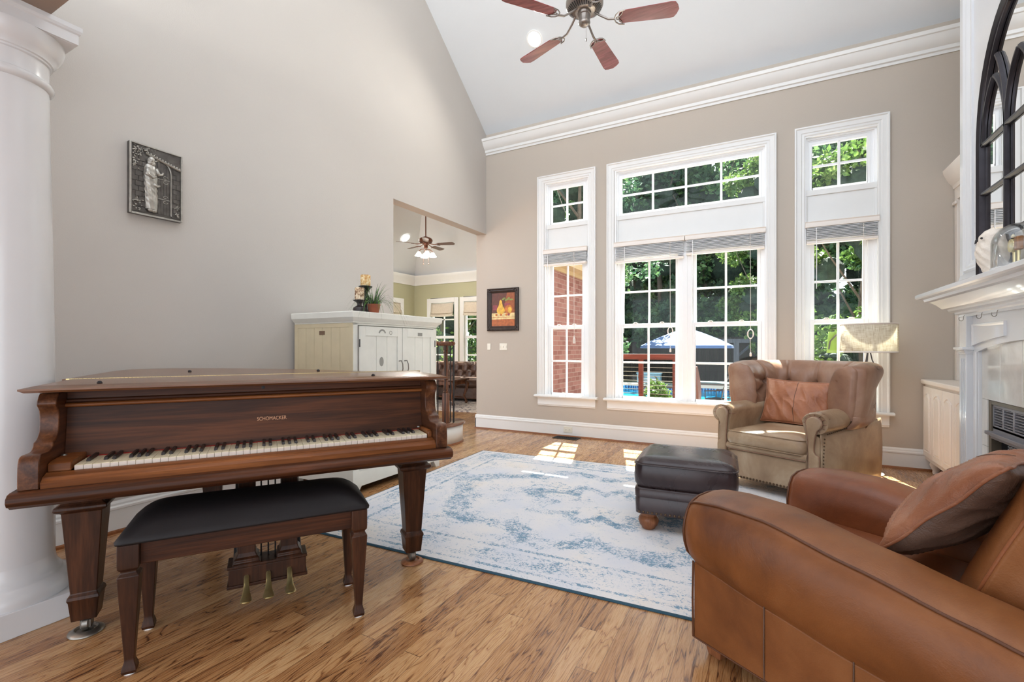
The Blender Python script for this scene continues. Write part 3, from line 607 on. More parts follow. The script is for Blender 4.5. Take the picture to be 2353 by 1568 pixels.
specs = [('evergreen_tree', (-11.0, 29.5, GZ), 3, 13000, 15, 3.4, .34, 'leaf_d'), ('evergreen_tree', (-7.9, 32.5, GZ), 4, 11000, 13.5, 2.8, .34, 'leaf_m'), ('broadleaf_tree', (-5.6, 29.0, GZ), 5, 13000, 14.0, 2.8, .32, 'leaf_d'), ('broadleaf_tree', (-3.2, 30.5, GZ), 6, 14000, 15.0, 3.3, .34, 'leaf_m'), ('evergreen_tree', (-.6, 31.5, GZ), 7, 14000, 15.5, 3.2, .34, 'leaf_d'), ('broadleaf_tree', (2.2, 30.5, GZ), 8, 14000, 15.5, 3.4, .34, 'leaf_m'), ('evergreen_tree', (5.4, 31.0, GZ), 9, 10000, 15, 3.2, .34, 'leaf_d')]
lab = ['dark evergreen tree far left beyond the fence', 'bushy mid-green evergreen behind the fence, seen in the left panes', 'dark leafy tree with sky showing beside its crown', 'tall mid-green tree behind the blue umbrella', 'tall dark evergreen behind the grey pergola', 'tall bright tree behind the right window', 'dark evergreen at the right end of the fence']
for s_, l_ in zip(specs, lab): tree(s_[0], l_, s_[1], s_[2], s_[3], s_[4], s_[5], s_[6], M[s_[7]])
tree('leafy_tree', 'pale green tree with long drooping leaves close outside the right window', (2.2, 14.6, GZ), 21, 12000, 7.9, 1.5, .17, M['leaf_l'], 'trees near the patio')
tree('leafy_tree', 'pale green tree whose branches hang over the pool at the double window', (.1, 22.6, GZ), 22, 11000, 11.6, 1.6, .2, M['leaf_l'], 'trees near the patio')
tree('leafy_tree', 'sparse tree with a forked trunk above the brick wing', (-5.6, 15.2, GZ), 23, 9000, 9.5, 2.2, .17, M['leaf_m'], 'trees near the patio')
tree('garden_tree', 'sunlit green tree outside the farther room windows', (-9.2, 12.4, GZ), 24, 5000, 5.0, 1.8, .16, M['leaf_l'], 'trees outside the farther room'); tree('garden_tree', 'green tree at the right of the farther room windows', (-7.6, 13.6, GZ), 25, 5000, 5.4, 1.9, .16, M['leaf_m'], 'trees outside the farther room'); tree('garden_tree', 'dark green tree outside the farther room, left of the others', (-11.6, 14.4, GZ), 26, 4000, 5.4, 1.9, .18, M['leaf_d'], 'trees outside the farther room')
t = thing('hedge', 'dense dark hedge running above the fence', 'hedge', (0, 28.6, GZ)); m = MB(); rnd = random.Random(9); leaves(m, 14000, lambda: (rnd.uniform(-16, 16), rnd.uniform(-.7, .4), rnd.uniform(.8, 4.4)), .26, rnd); m.box(-16, 16, -.3, .5, 0, 3.9); m.build('hedge_foliage', M['leaf_d'], t, smooth=0)
t = thing('potted_shrub', 'small round golden-green shrub at the foot of the railing post', 'shrub', (-2.22, 11.2, GZ)); m = MB(); rnd = random.Random(3); leaves(m, 1600, lambda: blob(0, 0, .55, .3, .3, .42, rnd, .6), .09, rnd); m.ball((0, 0, .5), .24, 10, 8, sz=1.4); m.build('foliage', M['leaf_l'], t, smooth=0); m = MB(); m.lathe([(.14, 0), (.2, .25), (.22, .28)], n=16); m.build('pot', simple('clay_pot', s2l(120, 70, 50), .8), t)
# ================================================================ GRAND PIANO (local x along the keyboard, y towards the tail)
AP = math.radians(55.9)
P = thing('grand_piano', 'dark mahogany antique grand piano with ivory keys and closed lid', 'piano', (-1.7155, 1.22, 0), AP)
UL, UR = -.735, .690
lid_pts = [(-.775, .055), (-.79, .50), (-.79, 1.32), (-.76, 1.45), (-.68, 1.54), (-.56, 1.55), (-.44, 1.49), (-.25, 1.39), (-.06, 1.24), (.10, 1.08), (.22, .94), (.32, .80), (.40, .69), (.52, .56), (.64, .50), (.735, .50), (.735, .055)]
def rim(off):
    out = []
    cx, cy = -.05, .6
    n = len(lid_pts)
    for i in range(n):
        a = Vector(lid_pts[i - 1]); b = Vector(lid_pts[i]); c_ = Vector(lid_pts[(i + 1) % n])
        n1 = Vector(((b - a).y, -(b - a).x)).normalized(); n2 = Vector(((c_ - b).y, -(c_ - b).x)).normalized(); nn = (n1 + n2).normalized()
        if (b - Vector((cx, cy))).dot(nn) < 0: nn = -nn
        k = 1 / max(.5, nn.dot(n1) if nn.dot(n1) > 0 else -nn.dot(n1)); p = b - nn * off * k; out.append((p.x, p.y))
    return out
m = MB(); r0 = rim(.045); body = [(x, max(y, .18)) for x, y in r0]
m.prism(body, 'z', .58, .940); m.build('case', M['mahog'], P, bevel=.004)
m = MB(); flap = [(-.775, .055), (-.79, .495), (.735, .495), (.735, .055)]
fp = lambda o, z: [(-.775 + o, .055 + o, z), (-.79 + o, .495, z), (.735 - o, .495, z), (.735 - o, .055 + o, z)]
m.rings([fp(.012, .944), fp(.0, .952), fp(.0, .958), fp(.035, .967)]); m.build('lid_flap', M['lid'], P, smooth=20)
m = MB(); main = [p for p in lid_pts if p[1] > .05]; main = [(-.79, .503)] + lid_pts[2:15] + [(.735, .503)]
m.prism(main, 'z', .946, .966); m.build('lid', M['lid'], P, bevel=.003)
m = MB()
for k in range(110):
    x = -.775 + k * .0137; m.box(x, x + .012, .493, .505, .964, .9685)
m.build('piano_hinge', M['brass'], P, smooth=0)
for x, y in [(-.58, .13), (.40, .13), (-.40, .95), (.22, .72)]: m = MB(); m.lathe([(.007, .964), (.009, .970), (.005, .976), (0.001, .977)], (x, y, 0), 10); m.build('lid_bumper', M['black'], P)
# cheeks: shaped arms at both ends
prof = spline([(-.067, .645), (-.067, .70), (-.062, .738), (-.045, .752), (-.01, .752), (.025, .752), (.045, .762), (.052, .776), (.075, .785), (.092, .798), (.100, .82), (.103, .85), (.100, .875), (.090, .888), (.078, .90), (.080, .914), (.093, .93), (.105, .940)], 50)
prof = [(a, b) for a, b in prof] + [(.30, .940), (.30, .645)]
for x0, x1 in ((UL, UL + .052), (UR - .052, UR)): m = MB(); m.prism(prof, 'x', x0, x1); m.build('cheek', M['mahog_y'], P, smooth=30, bevel=.003)
# key bed with rounded nose
kb = [(-.085, .60), (-.098, .605), (-.105, .618), (-.103, .632), (-.092, .642), (-.075, .645), (.55, .645), (.55, .592), (-.075, .592)]
m = MB(); m.prism(kb, 'x', UL - .015, UR + .015); m.build('keybed', M['mahog'], P, smooth=40, bevel=.003)
m = MB(); m.prism([(-.062, .645), (-.064, .664), (-.05, .672), (-.047, .678), (-.010, .686), (-.008, .645)], 'x', UL + .053, UR - .053); m.build('key_slip', M['mahog_l'], P, smooth=20)
# key blocks
for x0, x1 in ((UL + .053, -.622), (.620, UR - .053)):
    m = MB(); m.prism([(-.006, .685), (-.006, .712), (.02, .718), (.19, .718), (.19, .685)], 'x', x0, x1); b = m.build('key_block', M['mahog_l'], P, bevel=.003)
    m = MB(); m.lathe([(.009, .718), (.008, .722), (.001, .723)], ((x0 + x1) / 2 - .02, .11, 0), 10); m.build('screw', M['steel'], b)
# keys
W7 = 1.2316 / 52
wmb = MB(); wmb.rings([[(.0006, 0, .679), (W7 - .0006, 0, .679), (W7 - .0006, 0, .6985), (.0006, 0, .6985)], [(.0006, .003, .679), (W7 - .0006, .003, .679), (W7 - .0006, .003, .700), (.0006, .003, .700)], [(.0006, .155, .679), (W7 - .0006, .155, .679), (W7 - .0006, .155, .700), (.0006, .155, .700)]])
wk = None
wme = [M['ivory'], M['ivoryf']]
for i in range(52):
    x = -.6158 + i * W7
    if wk is None: wmb.mi = [1 if k == len(wmb.f) - 2 else 0 for k in range(len(wmb.f))]; wk = wmb.build('white_key', wme, P, smooth=0); wk.location = (x, 0, 0)
    else: part_copy(wk, P, (x, 0, random.uniform(-.0008, .0008)))
bk = None
for i in range(51):                      # 52 white keys start at A: black after A C D F G
    if (i % 7) in (0, 2, 3, 5, 6):
        x = -.6158 + (i + 1) * W7
        if bk is None:
            m = MB(); m.rings([[(-.0058, y, .700), (.0058, y, .700), (.0048 if z > .705 else .0055, y, z), (-.0048 if z > .705 else -.0055, y, z)] for y, z in ((.050, .703), (.056, .7105), (.155, .712))]); bk = m.build('black_key', M['ebony'], P, bevel=.001); bk.location = (x, 0, 0)
        else: part_copy(bk, P, (x, 0, 0))
m = MB(); m.box(-.62, .62, .150, .160, .695, .7035); m.build('felt_strip', M['felt'], P, smooth=0)
# fallboard (fall), slightly raked, with its bead, and the upper rail
m = MB(); m.prism([(.150, .702), (.152, .71), (.178, .885), (.205, .885), (.205, .690)], 'x', UL + .053, UR - .053); fb = m.build('fallboard', M['mahog'], P, smooth=20)
m = MB(); m.prism([(.172, .880), (.160, .883), (.156, .889), (.160, .895), (.172, .898), (.185, .898)], 'x', UL + .050, UR - .050); m.build('bead', M['mahog_l'], fb, smooth=70)
m = MB(); m.prism([(.168, .898), (.164, .901), (.166, .908), (.176, .912), (.178, .945), (.21, .945), (.21, .898)], 'x', UL + .053, UR - .053); m.build('upper_rail', M['mahog'], P, smooth=30)
m = MB(); m.lathe([(.006, 0), (.007, .002), (.001, .003)], n=12, M=Matrix.Translation((-.05, .178, .928)) @ Matrix.Rotation(PI / 2, 4, 'X')); m.build('lock', M['black'], fb)
tc = bpy.data.curves.new('lettering', 'FONT'); tc.body = 'SCHOMACKER'; tc.size = .0225; tc.extrude = .0004; tc.align_x = 'CENTER'; tc.space_character = 1.0; tc.offset = 0
to = bpy.data.objects.new('lettering_tmp', tc); C.objects.link(to); dg = bpy.context.evaluated_depsgraph_get(); dg.update(); lm = bpy.data.meshes.new_from_object(to.evaluated_get(dg)); bpy.data.objects.remove(to)
xs = [v.co.x for v in lm.vertices]; sx = .112 / (max(xs) - min(xs))
lo = bpy.data.objects.new('maker_name', lm); C.objects.link(lo); lo.parent = fb; lm.materials.clear(); lm.materials.append(M['gilt'])
rk = math.atan2(.026, .175)
lo.scale = (sx, sx * 1.3, 1); lo.location = (-.017, .163, .789); lo.rotation_euler = (PI / 2 - rk, 0, 0)
# legs with casters
def pleg(x, y):
    m = MB(); m.sq([(.078, .592), (.078, .575), (.070, .55), (.062, .535), (.060, .52), (.066, .512), (.078, .505), (.079, .492), (.070, .484), (.060, .48), (.040, .17), (.040, .165), (.047, .155), (.049, .145), (.045, .135), (.038, .060), (0, .060)], (x, y)); a = m.build('leg', M['mahog_z'], P, smooth=20, bevel=.003)
    m = MB()
    for s in (-.025, .025): m.prism([(x + s - .010, .485), (x + s - .010, .44), (x + s + .010, .44), (x + s + .010, .485)], 'y', y - .066, y - .061)
    m.v = []; m.f = []; m.mi = []
    m.lathe([(.016, .060), (.018, .045), (.010, .04)], (x, y, 0), 12); m.box(x - .016, x - .010, y - .02, y + .02, .02, .05); m.box(x + .010, x + .016, y - .02, y + .02, .02, .05)
    m.lathe([(.024, -.010), (.026, -.008), (.026, .008), (.024, .010)], n=20, M=Matrix.Translation((x, y - .008, .036)) @ Matrix.Rotation(PI / 2, 4, 'Y')); m.build('caster', M['steel'], a, smooth=40)
pleg(-.655, .285); pleg(.625, .285); pleg(-.31, 1.16)
# lyre and pedals
lx = -.030; ly = .26
ly_o = bpy.data.objects.new('pedal_lyre', None)
m = MB()
for s in (-1, 1): m.sq([(.034, .592), (.034, .215), (.040, .20), (.048, .192), (.048, .18), (.055, .172)], (lx + s * .083, ly)); 
m.box(lx - .155, lx + .155, ly - .055, ly + .055, .160, .173); m.box(lx - .150, lx + .150, ly - .05, ly + .05, .078, .160); m.box(lx - .156, lx + .156, ly - .056, ly + .056, .078, .092); L = m.build('pedal_lyre', M['mahog_z'], P, smooth=20, bevel=.003)
for s in (-1, 0, 1):
    px = lx + s * .083
    m = MB(); m.rings([[(px + a * w, y, z + b) for a, b in ((-1, .0), (-.7, -h), (.7, -h), (1, 0), (.7, h * .8), (-.7, h * .8))] for y, z, w, h in ((ly - .045, .122, .009, .006), (ly - .062, .120, .010, .007), (ly - .08, .095, .010, .007), (ly - .10, .072, .014, .008), (ly - .125, .062, .020, .008), (ly - .150, .062, .022, .007), (ly - .168, .065, .016, .005), (ly - .175, .067, .006, .002))], cap=True); m.build('pedal', M['brass'], L, smooth=60)
for s in (-.35, .0, .35): m = MB(); m.tube([(lx + s * .08, ly + .02, .16), (lx + s * .08, ly + .02, .592)], .0035, 6); m.build('pedal_rod', M['black'], L)
for s in (-1, 1): m = MB(); m.tube([(lx + s * .13, ly + .05, .12), (lx + s * .13, ly + .32, .592)], .007, 6); m.build('brace_rod', M['black'], L)
# caster cups under the front legs
def w2(x, y): return (-1.7155 + x * math.cos(AP) - y * math.sin(AP), 1.22 + x * math.sin(AP) + y * math.cos(AP))
for (x, y), lb in (((-.655, .285), 'round wooden caster cup under the left front piano leg'), ((.625, .285), 'round wooden caster cup under the right front piano leg at the rug edge')):
    a, b = w2(x, y - .008); m = MB(); m.lathe([(.050, 0), (.056, .003), (.055, .008), (.046, .013), (.040, .017), (.036, .0175), (.030, .010), (.0, .010)], n=32); o = m.build('caster_cup', M['bun'] if x > 0 else M['steel'], smooth=50); o.location = (a, b, 0); tag(o, lb, 'caster cup', 'caster cups under the piano legs')
# ---------------------------------------------------------------- bench
bx, by = w2(-.075, .05)
B = thing('piano_bench', 'dark wood piano bench with a black padded seat', 'bench', (bx, by, 0), AP - math.radians(.5))
m = MB(); 
def seatring(k, z, r=.05):
    hx, hy = .405 - k, .170 - k; pts = []
    for cx_, cy_, a0 in ((hx - r, hy - r, 0), (-hx + r, hy - r, PI / 2), (-hx + r, -hy + r, PI), (hx - r, -hy + r, 1.5 * PI)):
        for j in range(6): a = a0 + j * PI / 10; pts.append((cx_ + r * math.cos(a), cy_ + r * math.sin(a), z))
    return pts
m.rings([seatring(.012, .440, .02), seatring(-.006, .442, .02), seatring(-.008, .450, .025), seatring(.006, .466, .04), seatring(.03, .492, .06), seatring(.055, .512, .07), seatring(.09, .522, .07), seatring(.13, .526, .03)]); m.build('seat_cushion', M['vinylblack'], B, smooth=180)
m = MB(); 
for (x0, x1, y0, y1) in ((-.375, .375, -.145, -.125), (-.375, .375, .125, .145), (-.375, -.355, -.13, .13), (.355, .375, -.13, .13)): m.box(x0, x1, y0, y1, .362, .440)
m.build('apron', M['mahog'], B, bevel=.002)
for sx in (-1, 1):
    for sy in (-1, 1):
        m = MB(); cx, cy = sx * .372, sy * .142
        m.sq([(.030, .440), (.030, .375), (.029, .360), (.022, .352), (.022, .345), (.030, .335), (.029, .31), (.014, .055), (.014, .045), (.019, .028), (.021, .015), (.019, .005), (0, .005)], (cx, cy)); lg = m.build('leg', M['mahog_z'], B, smooth=20, bevel=.002)
        m = MB(); m.lathe([(.017, 0), (.017, .006)], (cx, cy, 0), 12); m.build('glide', M['vinyl'], lg)
# ---------------------------------------------------------------- armoire
AR = thing('armoire', 'cream painted armoire with plank sides and two upper doors', 'cabinet', (-2.69, 2.53, 0), math.radians(89.6))
# local: x along the front (towards the back wall), y into the left wall (world -X)
AW, AD, H0, H1 = .995, .652, .06, 1.28
acream = simple('cream_milk_paint', s2l(226, 225, 216), .5, var=.03, sc_=12); ayel = simple('aged_cream_paint', s2l(208, 194, 162), .55, var=.04, sc_=9); gap_grey = simple('gap_shade_grey', s2l(134, 130, 118), .8); stencil = simple('grey_stencil', s2l(150, 148, 140), .8)
m = MB(); m.box(.0, AW, .02, AD, H0, H1); m.build('body', acream, AR, bevel=.003)
for x0, x1 in ((0, .045), (AW - .045, AW)): m = MB(); m.box(x0, x1, 0, .025, H0, H1); m.build('stile', acream, AR, bevel=.002)
m = MB(); m.box(0, AW, 0, .025, 1.265, H1); m.box(0, AW, 0, .025, H0, .135); m.build('front_rail', acream, AR, bevel=.002)
m = MB()
for (a, z) in [(0, 0)]:
    def cr(o, z): return [(-o, -o, z), (AW + o, -o, z), (AW + o, AD + .0, z), (-o, AD + .0, z)]
    m.rings([cr(.0, 1.280), cr(.006, 1.282), (cr(.006, 1.290)), cr(.022, 1.305), cr(.036, 1.322), cr(.040, 1.362), cr(.036, 1.367)])
m.build('cornice', acream, AR, smooth=25, bevel=.002)
m = MB(); m.rings([cr(.0, .19), cr(.012, .185), cr(.02, .15), cr(.022, .06)]); m.build('plinth', acream, AR, smooth=25)
for x in (-.02, AW - .07):
    m = MB(); m.prism([(x, .062), (x + .09, .062), (x + .075, .045), (x + .05, .0), (x, .0)] if x < 0 else [(x, .062), (x + .09, .062), (x + .09, 0), (x + .04, 0), (x + .015, .045)], 'y', -.02, .03); m.build('foot', acream, AR, bevel=.003)
for x in (-.02, AW - .03): m = MB(); m.box(x, x + .05, AD - .06, AD, 0, .062); m.build('foot', acream, AR)
# plank side facing the camera (left end)
m = MB(); m.box(-.006, 0, .0, .04, .19, H1); m.box(-.006, 0, AD - .04, AD, .19, H1); m.box(-.006, 0, .04, AD - .04, 1.25, H1)
for k in range(6): y = .04 + k * (AD - .08) / 6; m.box(-.004, 0, y + .0015, y + (AD - .08) / 6 - .0015, .19, 1.25)
m.build('side_panel', ayel, AR, smooth=0, bevel=.001)
m = MB(); m.box(-.0075, -.004, .30, .36, 1.195, 1.225); m.build('side_plate', simple('brown_stamp', s2l(120, 96, 76), .7), AR)
def adoor(x0, x1, z0, z1, n, hx, arc=None):
    m = MB(); d0 = -.018; m.box(x0, x1, d0, .0, z0, z1)
    m.v = []; m.f = []; m.mi = []
    w = .055; m.box(x0, x0 + w, d0, 0, z0, z1); m.box(x1 - w, x1, d0, 0, z0, z1); m.box(x0 + w, x1 - w, d0, 0, z1 - w * 1.3, z1); m.box(x0 + w, x1 - w, d0, 0, z0, z0 + w)
    a, b = x0 + w, x1 - w
    for k in range(n): xx = a + (b - a) * k / n; m.box(xx + .0012, xx + (b - a) / n - .0012, d0 + .006, 0, z0 + w, z1 - w * 1.3)
    d = m.build('door', acream, AR, smooth=0, bevel=.0012)
    m = MB(); g = [(x0 - .0035, x0), (x1, x1 + .0035)]
    for p, q in g: m.box(p, q, -.004, .002, z0, z1)
    m.box(x0, x1, -.004, .002, z1, z1 + .0035); m.build('gap_shade_strip', gap_grey, d, smooth=0)  # grey strips put in for the shade in the gaps around the door
    if hx is not None:
        m = MB(); m.tube([(hx, -.018, z0 + .365), (hx, -.045, z0 + .368), (hx + .008, -.052, z0 + .34), (hx + .016, -.048, z0 + .30), (hx + .018, -.04, z0 + .28), (hx + .018, -.018, z0 + .275)], .0045, 7); m.build('handle', M['steel'], d)
    return d
dA = adoor(.050, .512, .62, 1.258, 3, .472); dB = adoor(.518, .945, .62, 1.258, 3, .540)
dC = adoor(.050, .512, .17, .605, 3, None); dD = adoor(.518, .945, .17, .605, 3, None)
for d_, xx in ((dA, .046), (dB, .949)):
    for zz in (.75, 1.13): m = MB(); m.tube([(xx, -.019, zz - .03), (xx, -.019, zz + .03)], .004, 6); m.build('hinge', M['black'], d_)
def stencil_arc(parent, cx, cz, r0, r1, a0, a1):
    m = MB(); n = 14
    m.add([(cx + r * math.cos(a0 + (a1 - a0) * j / n), -.0188, cz + r * math.sin(a0 + (a1 - a0) * j / n)) for r in (r0, r1) for j in range(n + 1)], [(j, j + 1, n + 2 + j, n + 1 + j) for j in range(n)]); m.build('stencil_mark', stencil, parent, smooth=0)
stencil_arc(dA, .28, 1.200, .028, .042, .3, PI - .3); stencil_arc(dA, .375, 1.215, .012, .017, 0, 2 * PI)
m = MB(); m.disc((.255, 0), .03, 20); m.v = [(.278 + (x - .255) * .8, -.0125, .985 + y * 1.25) for x, y, z in m.v]; m.build('stencil_medallion', stencil, dA, smooth=0)
m = MB(); m.box(.71, .77, -.0188, -.018, 1.195, 1.225); m.build('stencil_plate', stencil, dB, smooth=0)
# objects on the armoire top (world coordinates; the front edge runs along X = -2.79)
TZ = 1.367
def turned(prof, loc, mat, name): m = MB(); m.lathe(prof, n=28); return m
wax = NT('marbled_candle_wax'); co = wax.co(); nz = wax.noise(co, 22, 4, .6, 2.); wax.set(color=wax.ramp(nz, [(.35, s2l(190, 130, 60)), (.5, s2l(226, 196, 140)), (.65, s2l(240, 228, 196))]), rough=.45); M['wax'] = wax.m
wax2 = NT('floral_candle_wax'); co = wax2.co(); nz = wax2.noise(co, 45, 4, .6, 1.); wax2.set(color=wax2.ramp(nz, [(.40, s2l(130, 92, 66)), (.47, s2l(214, 186, 148)), (.6, s2l(236, 222, 196))]), rough=.45)
dk = simple('dark_turned_wood', s2l(44, 38, 38), .4, var=.2)
t = thing('candlestick', 'tall dark turned candlestick behind the potted grass plant', 'candle holder', (-2.83, 2.79, TZ)); t.scale = (.93,) * 3; m = MB(); m.lathe([(.055, 0), (.058, .012), (.05, .03), (.028, .05), (.02, .07), (.026, .10), (.034, .125), (.024, .15), (.02, .17), (.03, .20), (.045, .222), (.056, .228), (.058, .238), (.050, .240), (0, .240)], n=28); m.build('stem', dk, t, smooth=50)
o = (lambda m_: m_)(MB()); o.lathe([(.041, 0), (.042, .004), (.042, .088), (.040, .094), (.030, .092), (.0, .088)], n=28); c1 = o.build('pillar_candle', M['wax'], smooth=50); c1.scale = (.93,) * 3; c1.location = (-2.83, 2.79, TZ + .2232); tag(c1, 'amber marbled pillar candle on the tall candlestick', 'candle')
t = thing('candlestick', 'short dark candle holder at the left of the armoire top', 'candle holder', (-2.745, 2.645, TZ)); t.scale = (.93,) * 3; m = MB(); m.lathe([(.036, 0), (.05, .006), (.053, .022), (.050, .036), (.038, .045), (.02, .055), (.018, .07), (.028, .082), (.05, .095), (.053, .10), (.045, .102), (0, .102)], n=28); m.build('stem', dk, t, smooth=50)
m = MB(); m.lathe([(.037, 0), (.038, .004), (.038, .094), (.036, .100), (.028, .098), (.0, .094)], n=28); c2 = m.build('pillar_candle', wax2.m, smooth=50); c2.scale = (.93,) * 3; c2.location = (-2.745, 2.645, TZ + .0949); tag(c2, 'cream pillar candle with brown floral marks on the short holder', 'candle')
t = thing('potted_grass_plant', 'spiky green grass plant in a small terracotta pot', 'plant', (-2.715, 2.765, TZ))
m = MB(); m.lathe([(.036, 0), (.044, .03), (.050, .062), (.052, .066), (.050, .07), (.044, .066), (.042, .056), (0, .056)], n=28); m.build('pot', simple('terracotta', s2l(150, 82, 54), .7, var=.12, sc_=30), t, smooth=40)
rnd = random.Random(11); m = MB(); m2 = MB()
for k in range(170):
    a = rnd.uniform(0, 2 * PI); L = rnd.uniform(.13, .29); out = rnd.uniform(.45, 1.15); w_ = .0018
    p = []; 
    for s in range(6):
        f = s / 5; rr = .012 + L * out * f * .95; zz = .056 + L * (1.25 - out * .55) * f - L * out * 1.05 * f * f * f * (.4 + .6 * out)
        p.append(Vector((rr * math.cos(a), rr * math.sin(a), zz)))
    sd_ = Vector((-math.sin(a), math.cos(a), 0)); T_ = m if k % 3 else m2
    T_.add([q for s, pp in enumerate(p) for q in (pp - sd_ * w_ * (1 - s / 5.5) * 1.5, pp + sd_ * w_ * (1 - s / 5.5) * 1.5)], [(2 * s, 2 * s + 1, 2 * s + 3, 2 * s + 2) for s in range(5)])
b0 = len(m.v); m.v += m2.v; m.f += [[b0 + i for i in f] for f in m2.f]; m.mi = [0] * (len(m.f) - len(m2.f)) + [1] * len(m2.f)
m.build('grass_blades', [simple('grey_green_blade', s2l(74, 92, 70), .6), simple('bright_green_blade', s2l(96, 150, 56), .6)], t, smooth=0)
# ================================================================ RUG, CHAIRS, OTTOMAN, LAMP
m = MB(); hx, hy = 1.60, 1.18; rr = .02
m.rings([[(-hx + o, -hy + o, z), (hx - o, -hy + o, z), (hx - o, hy - o, z), (-hx + o, hy - o, z)] for o, z in ((.002, .0005), (.0, .004), (.004, .009))])
rug = m.build('area_rug', M['rug'], smooth=0); rug.location = (-.985, 3.16, 0); rug.rotation_euler = (0, 0, math.radians(2.6)); tag(rug, 'distressed white and blue patterned area rug on the oak floor', 'rug')
# ---------------------------------------------------------------- tan club chair (local x across the seat from the near arm, y towards the front)
CC = thing('club_armchair', 'tan brown leather club armchair with sloping arms in the right foreground', 'armchair', (-.22, 1.80, 0), math.radians(58.4))
def seamz(b): return spline_at([(-.05, .53), (0, .545), (.1, .556), (.25, .556), (.5, .512), (.73, .472), (.85, .452), (1.0, .42)], b)
def spline_at(pts, x):
    if x <= pts[0][0]: return pts[0][1]
    for (a, p), (b, q) in zip(pts, pts[1:]):
        if x <= b: t = (x - a) / (b - a); return p + (q - p) * (t * t * (3 - 2 * t) * .4 + t * .6)
    return pts[-1][1]
def rollz(b): return spline_at([(-.05, .35), (0, .33), (.25, .292), (.5, .262), (.8, .24), (1.0, .23)], b)
def arm_ring(b, r0, r1, flip, sh):
    z1, z2 = rollz(b), seamz(b); w = r1 - r0; c_ = (z1 + z2) / 2
    pts = [(.02, z1 - .03), (.0, z1), (-.020, z1 + .02), (-.036, z1 + .06), (-.042, c_), (-.036, z2 - .06), (-.020, z2 - .02), (-.004, z2), (.012, z2 + .010), (.045, z2 + .022), (w * .45, z2 + .028), (w * .7, z2 + .024), (w * .88, z2 + .008), (w * .97, z2 - .025), (w + .008, z2 - .09), (w, z1), (w - .01, z1 - .03)]
    out = []
    for x, z in pts:
        x2 = w / 2 + (x - w / 2) * sh[0]; z = c_ + (z - c_) * sh[1]
        out.append(((r1 - x2) if flip else (r0 + x2), -b, z))
    return out
SH = [(-.052, (.35, .35)), (-.050, (.55, .60)), (-.042, (.78, .82)), (-.025, (.92, .94)), (-.005, (.985, .985)), (.02, (1, 1))]
seamc = simple('seam_brown_leather', s2l(88, 50, 26), .5)
def club_arm(r0, r1, flip):
    m = MB(); rs = [arm_ring(b, r0, r1, flip, s) for b, s in SH]
    for k in range(1, 25): rs.append(arm_ring(.02 + k * .96 / 24, r0, r1, flip, (1, 1)))
    m.rings(rs); a = m.build('armrest', M['club'] if not flip else M['club_r'], CC, smooth=180)
    def at(i, bs, off=0): 
        out = []
        for b in bs:
            p = arm_ring(b, r0, r1, flip, (1, 1))[i]; out.append((p[0] + (off if flip else -off), p[1], p[2]))
        return out
    bs = [k * .96 / 30 for k in range(31)]
    front = [arm_ring(b, r0, r1, flip, s)[7] for b, s in SH[1:]]
    m = MB(); m.tube([(x, y, z + .002) for x, y, z in [f for f in front] + at(7, [.03 + k * .93 / 30 for k in range(31)])], .0045, 6); m.build('piping', seamc, a, smooth=180)
    fr = [arm_ring(SH[3][0], r0, r1, flip, SH[3][1])[i] for i in range(1, 16)]
    m = MB(); m.tube([(x, y + .004, z) for x, y, z in fr], .0045, 6); m.build('piping', seamc, a, smooth=180)
    fr = [arm_ring(SH[1][0], r0, r1, flip, SH[1][1])[i] for i in range(1, 16)]
    inner = r1 if not flip else r0
    fr = [arm_ring(-.0, r0, r1, flip, (1, 1))[i] for i in (12, 13, 14, 15)]
    return a
club_arm(0, .225, False); club_arm(.62, .86, True)
def side_panel(x0, x1, name):
    m = MB(); rs = []
    for b in [-.012] + [k * .95 / 20 for k in range(1, 21)]:
        z1 = rollz(b) - .004; rs.append([(x0, -b, .055), (x0 - (.0), -b, .12), (x0, -b, z1), (x1, -b, z1 + .0), (x1, -b, .055)])
    m.rings(rs); return m.build(name, M['club'], CC, smooth=30, bevel=.006)
sp = side_panel(.003, .22, 'arm_base'); sp2 = side_panel(.625, .857, 'arm_base')
for b in (.252, .50, .74): m = MB(); m.tube([(.002, -b, .058), (-.0005, -b, .15), (.0015, -b, rollz(b) + .002)], .0022, 5); m.build('seam', M['pil_d'], sp)
m = MB(); m.tube([(.004, .014, .058), (.002, .015, .2), (.004, .014, rollz(0))], .004, 6); m.tube([(.002, -b, .060) for b in (-.01, .2, .5, .94)], .003, 6); m.build('piping', seamc, sp)
m = MB(); m.box(.215, .63, -.92, -.02, .07, .33); m.build('seat_base', M['club'], CC, bevel=.015)
def cushion(x0, x1, y0, y1, z0, z1, puff, n=14, r=.04):
    def f(u, v):
        th = 2 * PI * u; c, s_ = math.cos(th), math.sin(th); e = .35
        x = math.copysign(abs(c) ** e, c); y = math.copysign(abs(s_) ** e, s_); k = math.sin(PI * v) ** .35; zz = math.cos(PI * v)
        zz = math.copysign(abs(zz) ** .45, zz)
        return ((x0 + x1) / 2 + x * k * (x1 - x0) / 2, (y0 + y1) / 2 + y * k * (y1 - y0) / 2, (z0 + z1) / 2 + zz * ((z1 - z0) / 2 + puff * (1 - max(abs(x * k), abs(y * k)) ** 2)))
    m = MB(); m.grid(f, 48, 24, cu=True); return m
m = cushion(.228, .618, -.66, .035, .32, .415, .025); m.build('seat_cushion', M['club_r'], CC, smooth=180)
m = MB(); prof = [(.78, .22), (.82, .40), (.88, .60), (.93, .75), (.97, .80), (1.02, .80), (1.04, .75), (1.0, .4), (.97, .06), (.80, .06)]
m.rings([[(x, -b, z) for b, z in prof] for x in (.19, .70)]); m.build('back_frame', M['club'], CC, bevel=.03, seg=4)
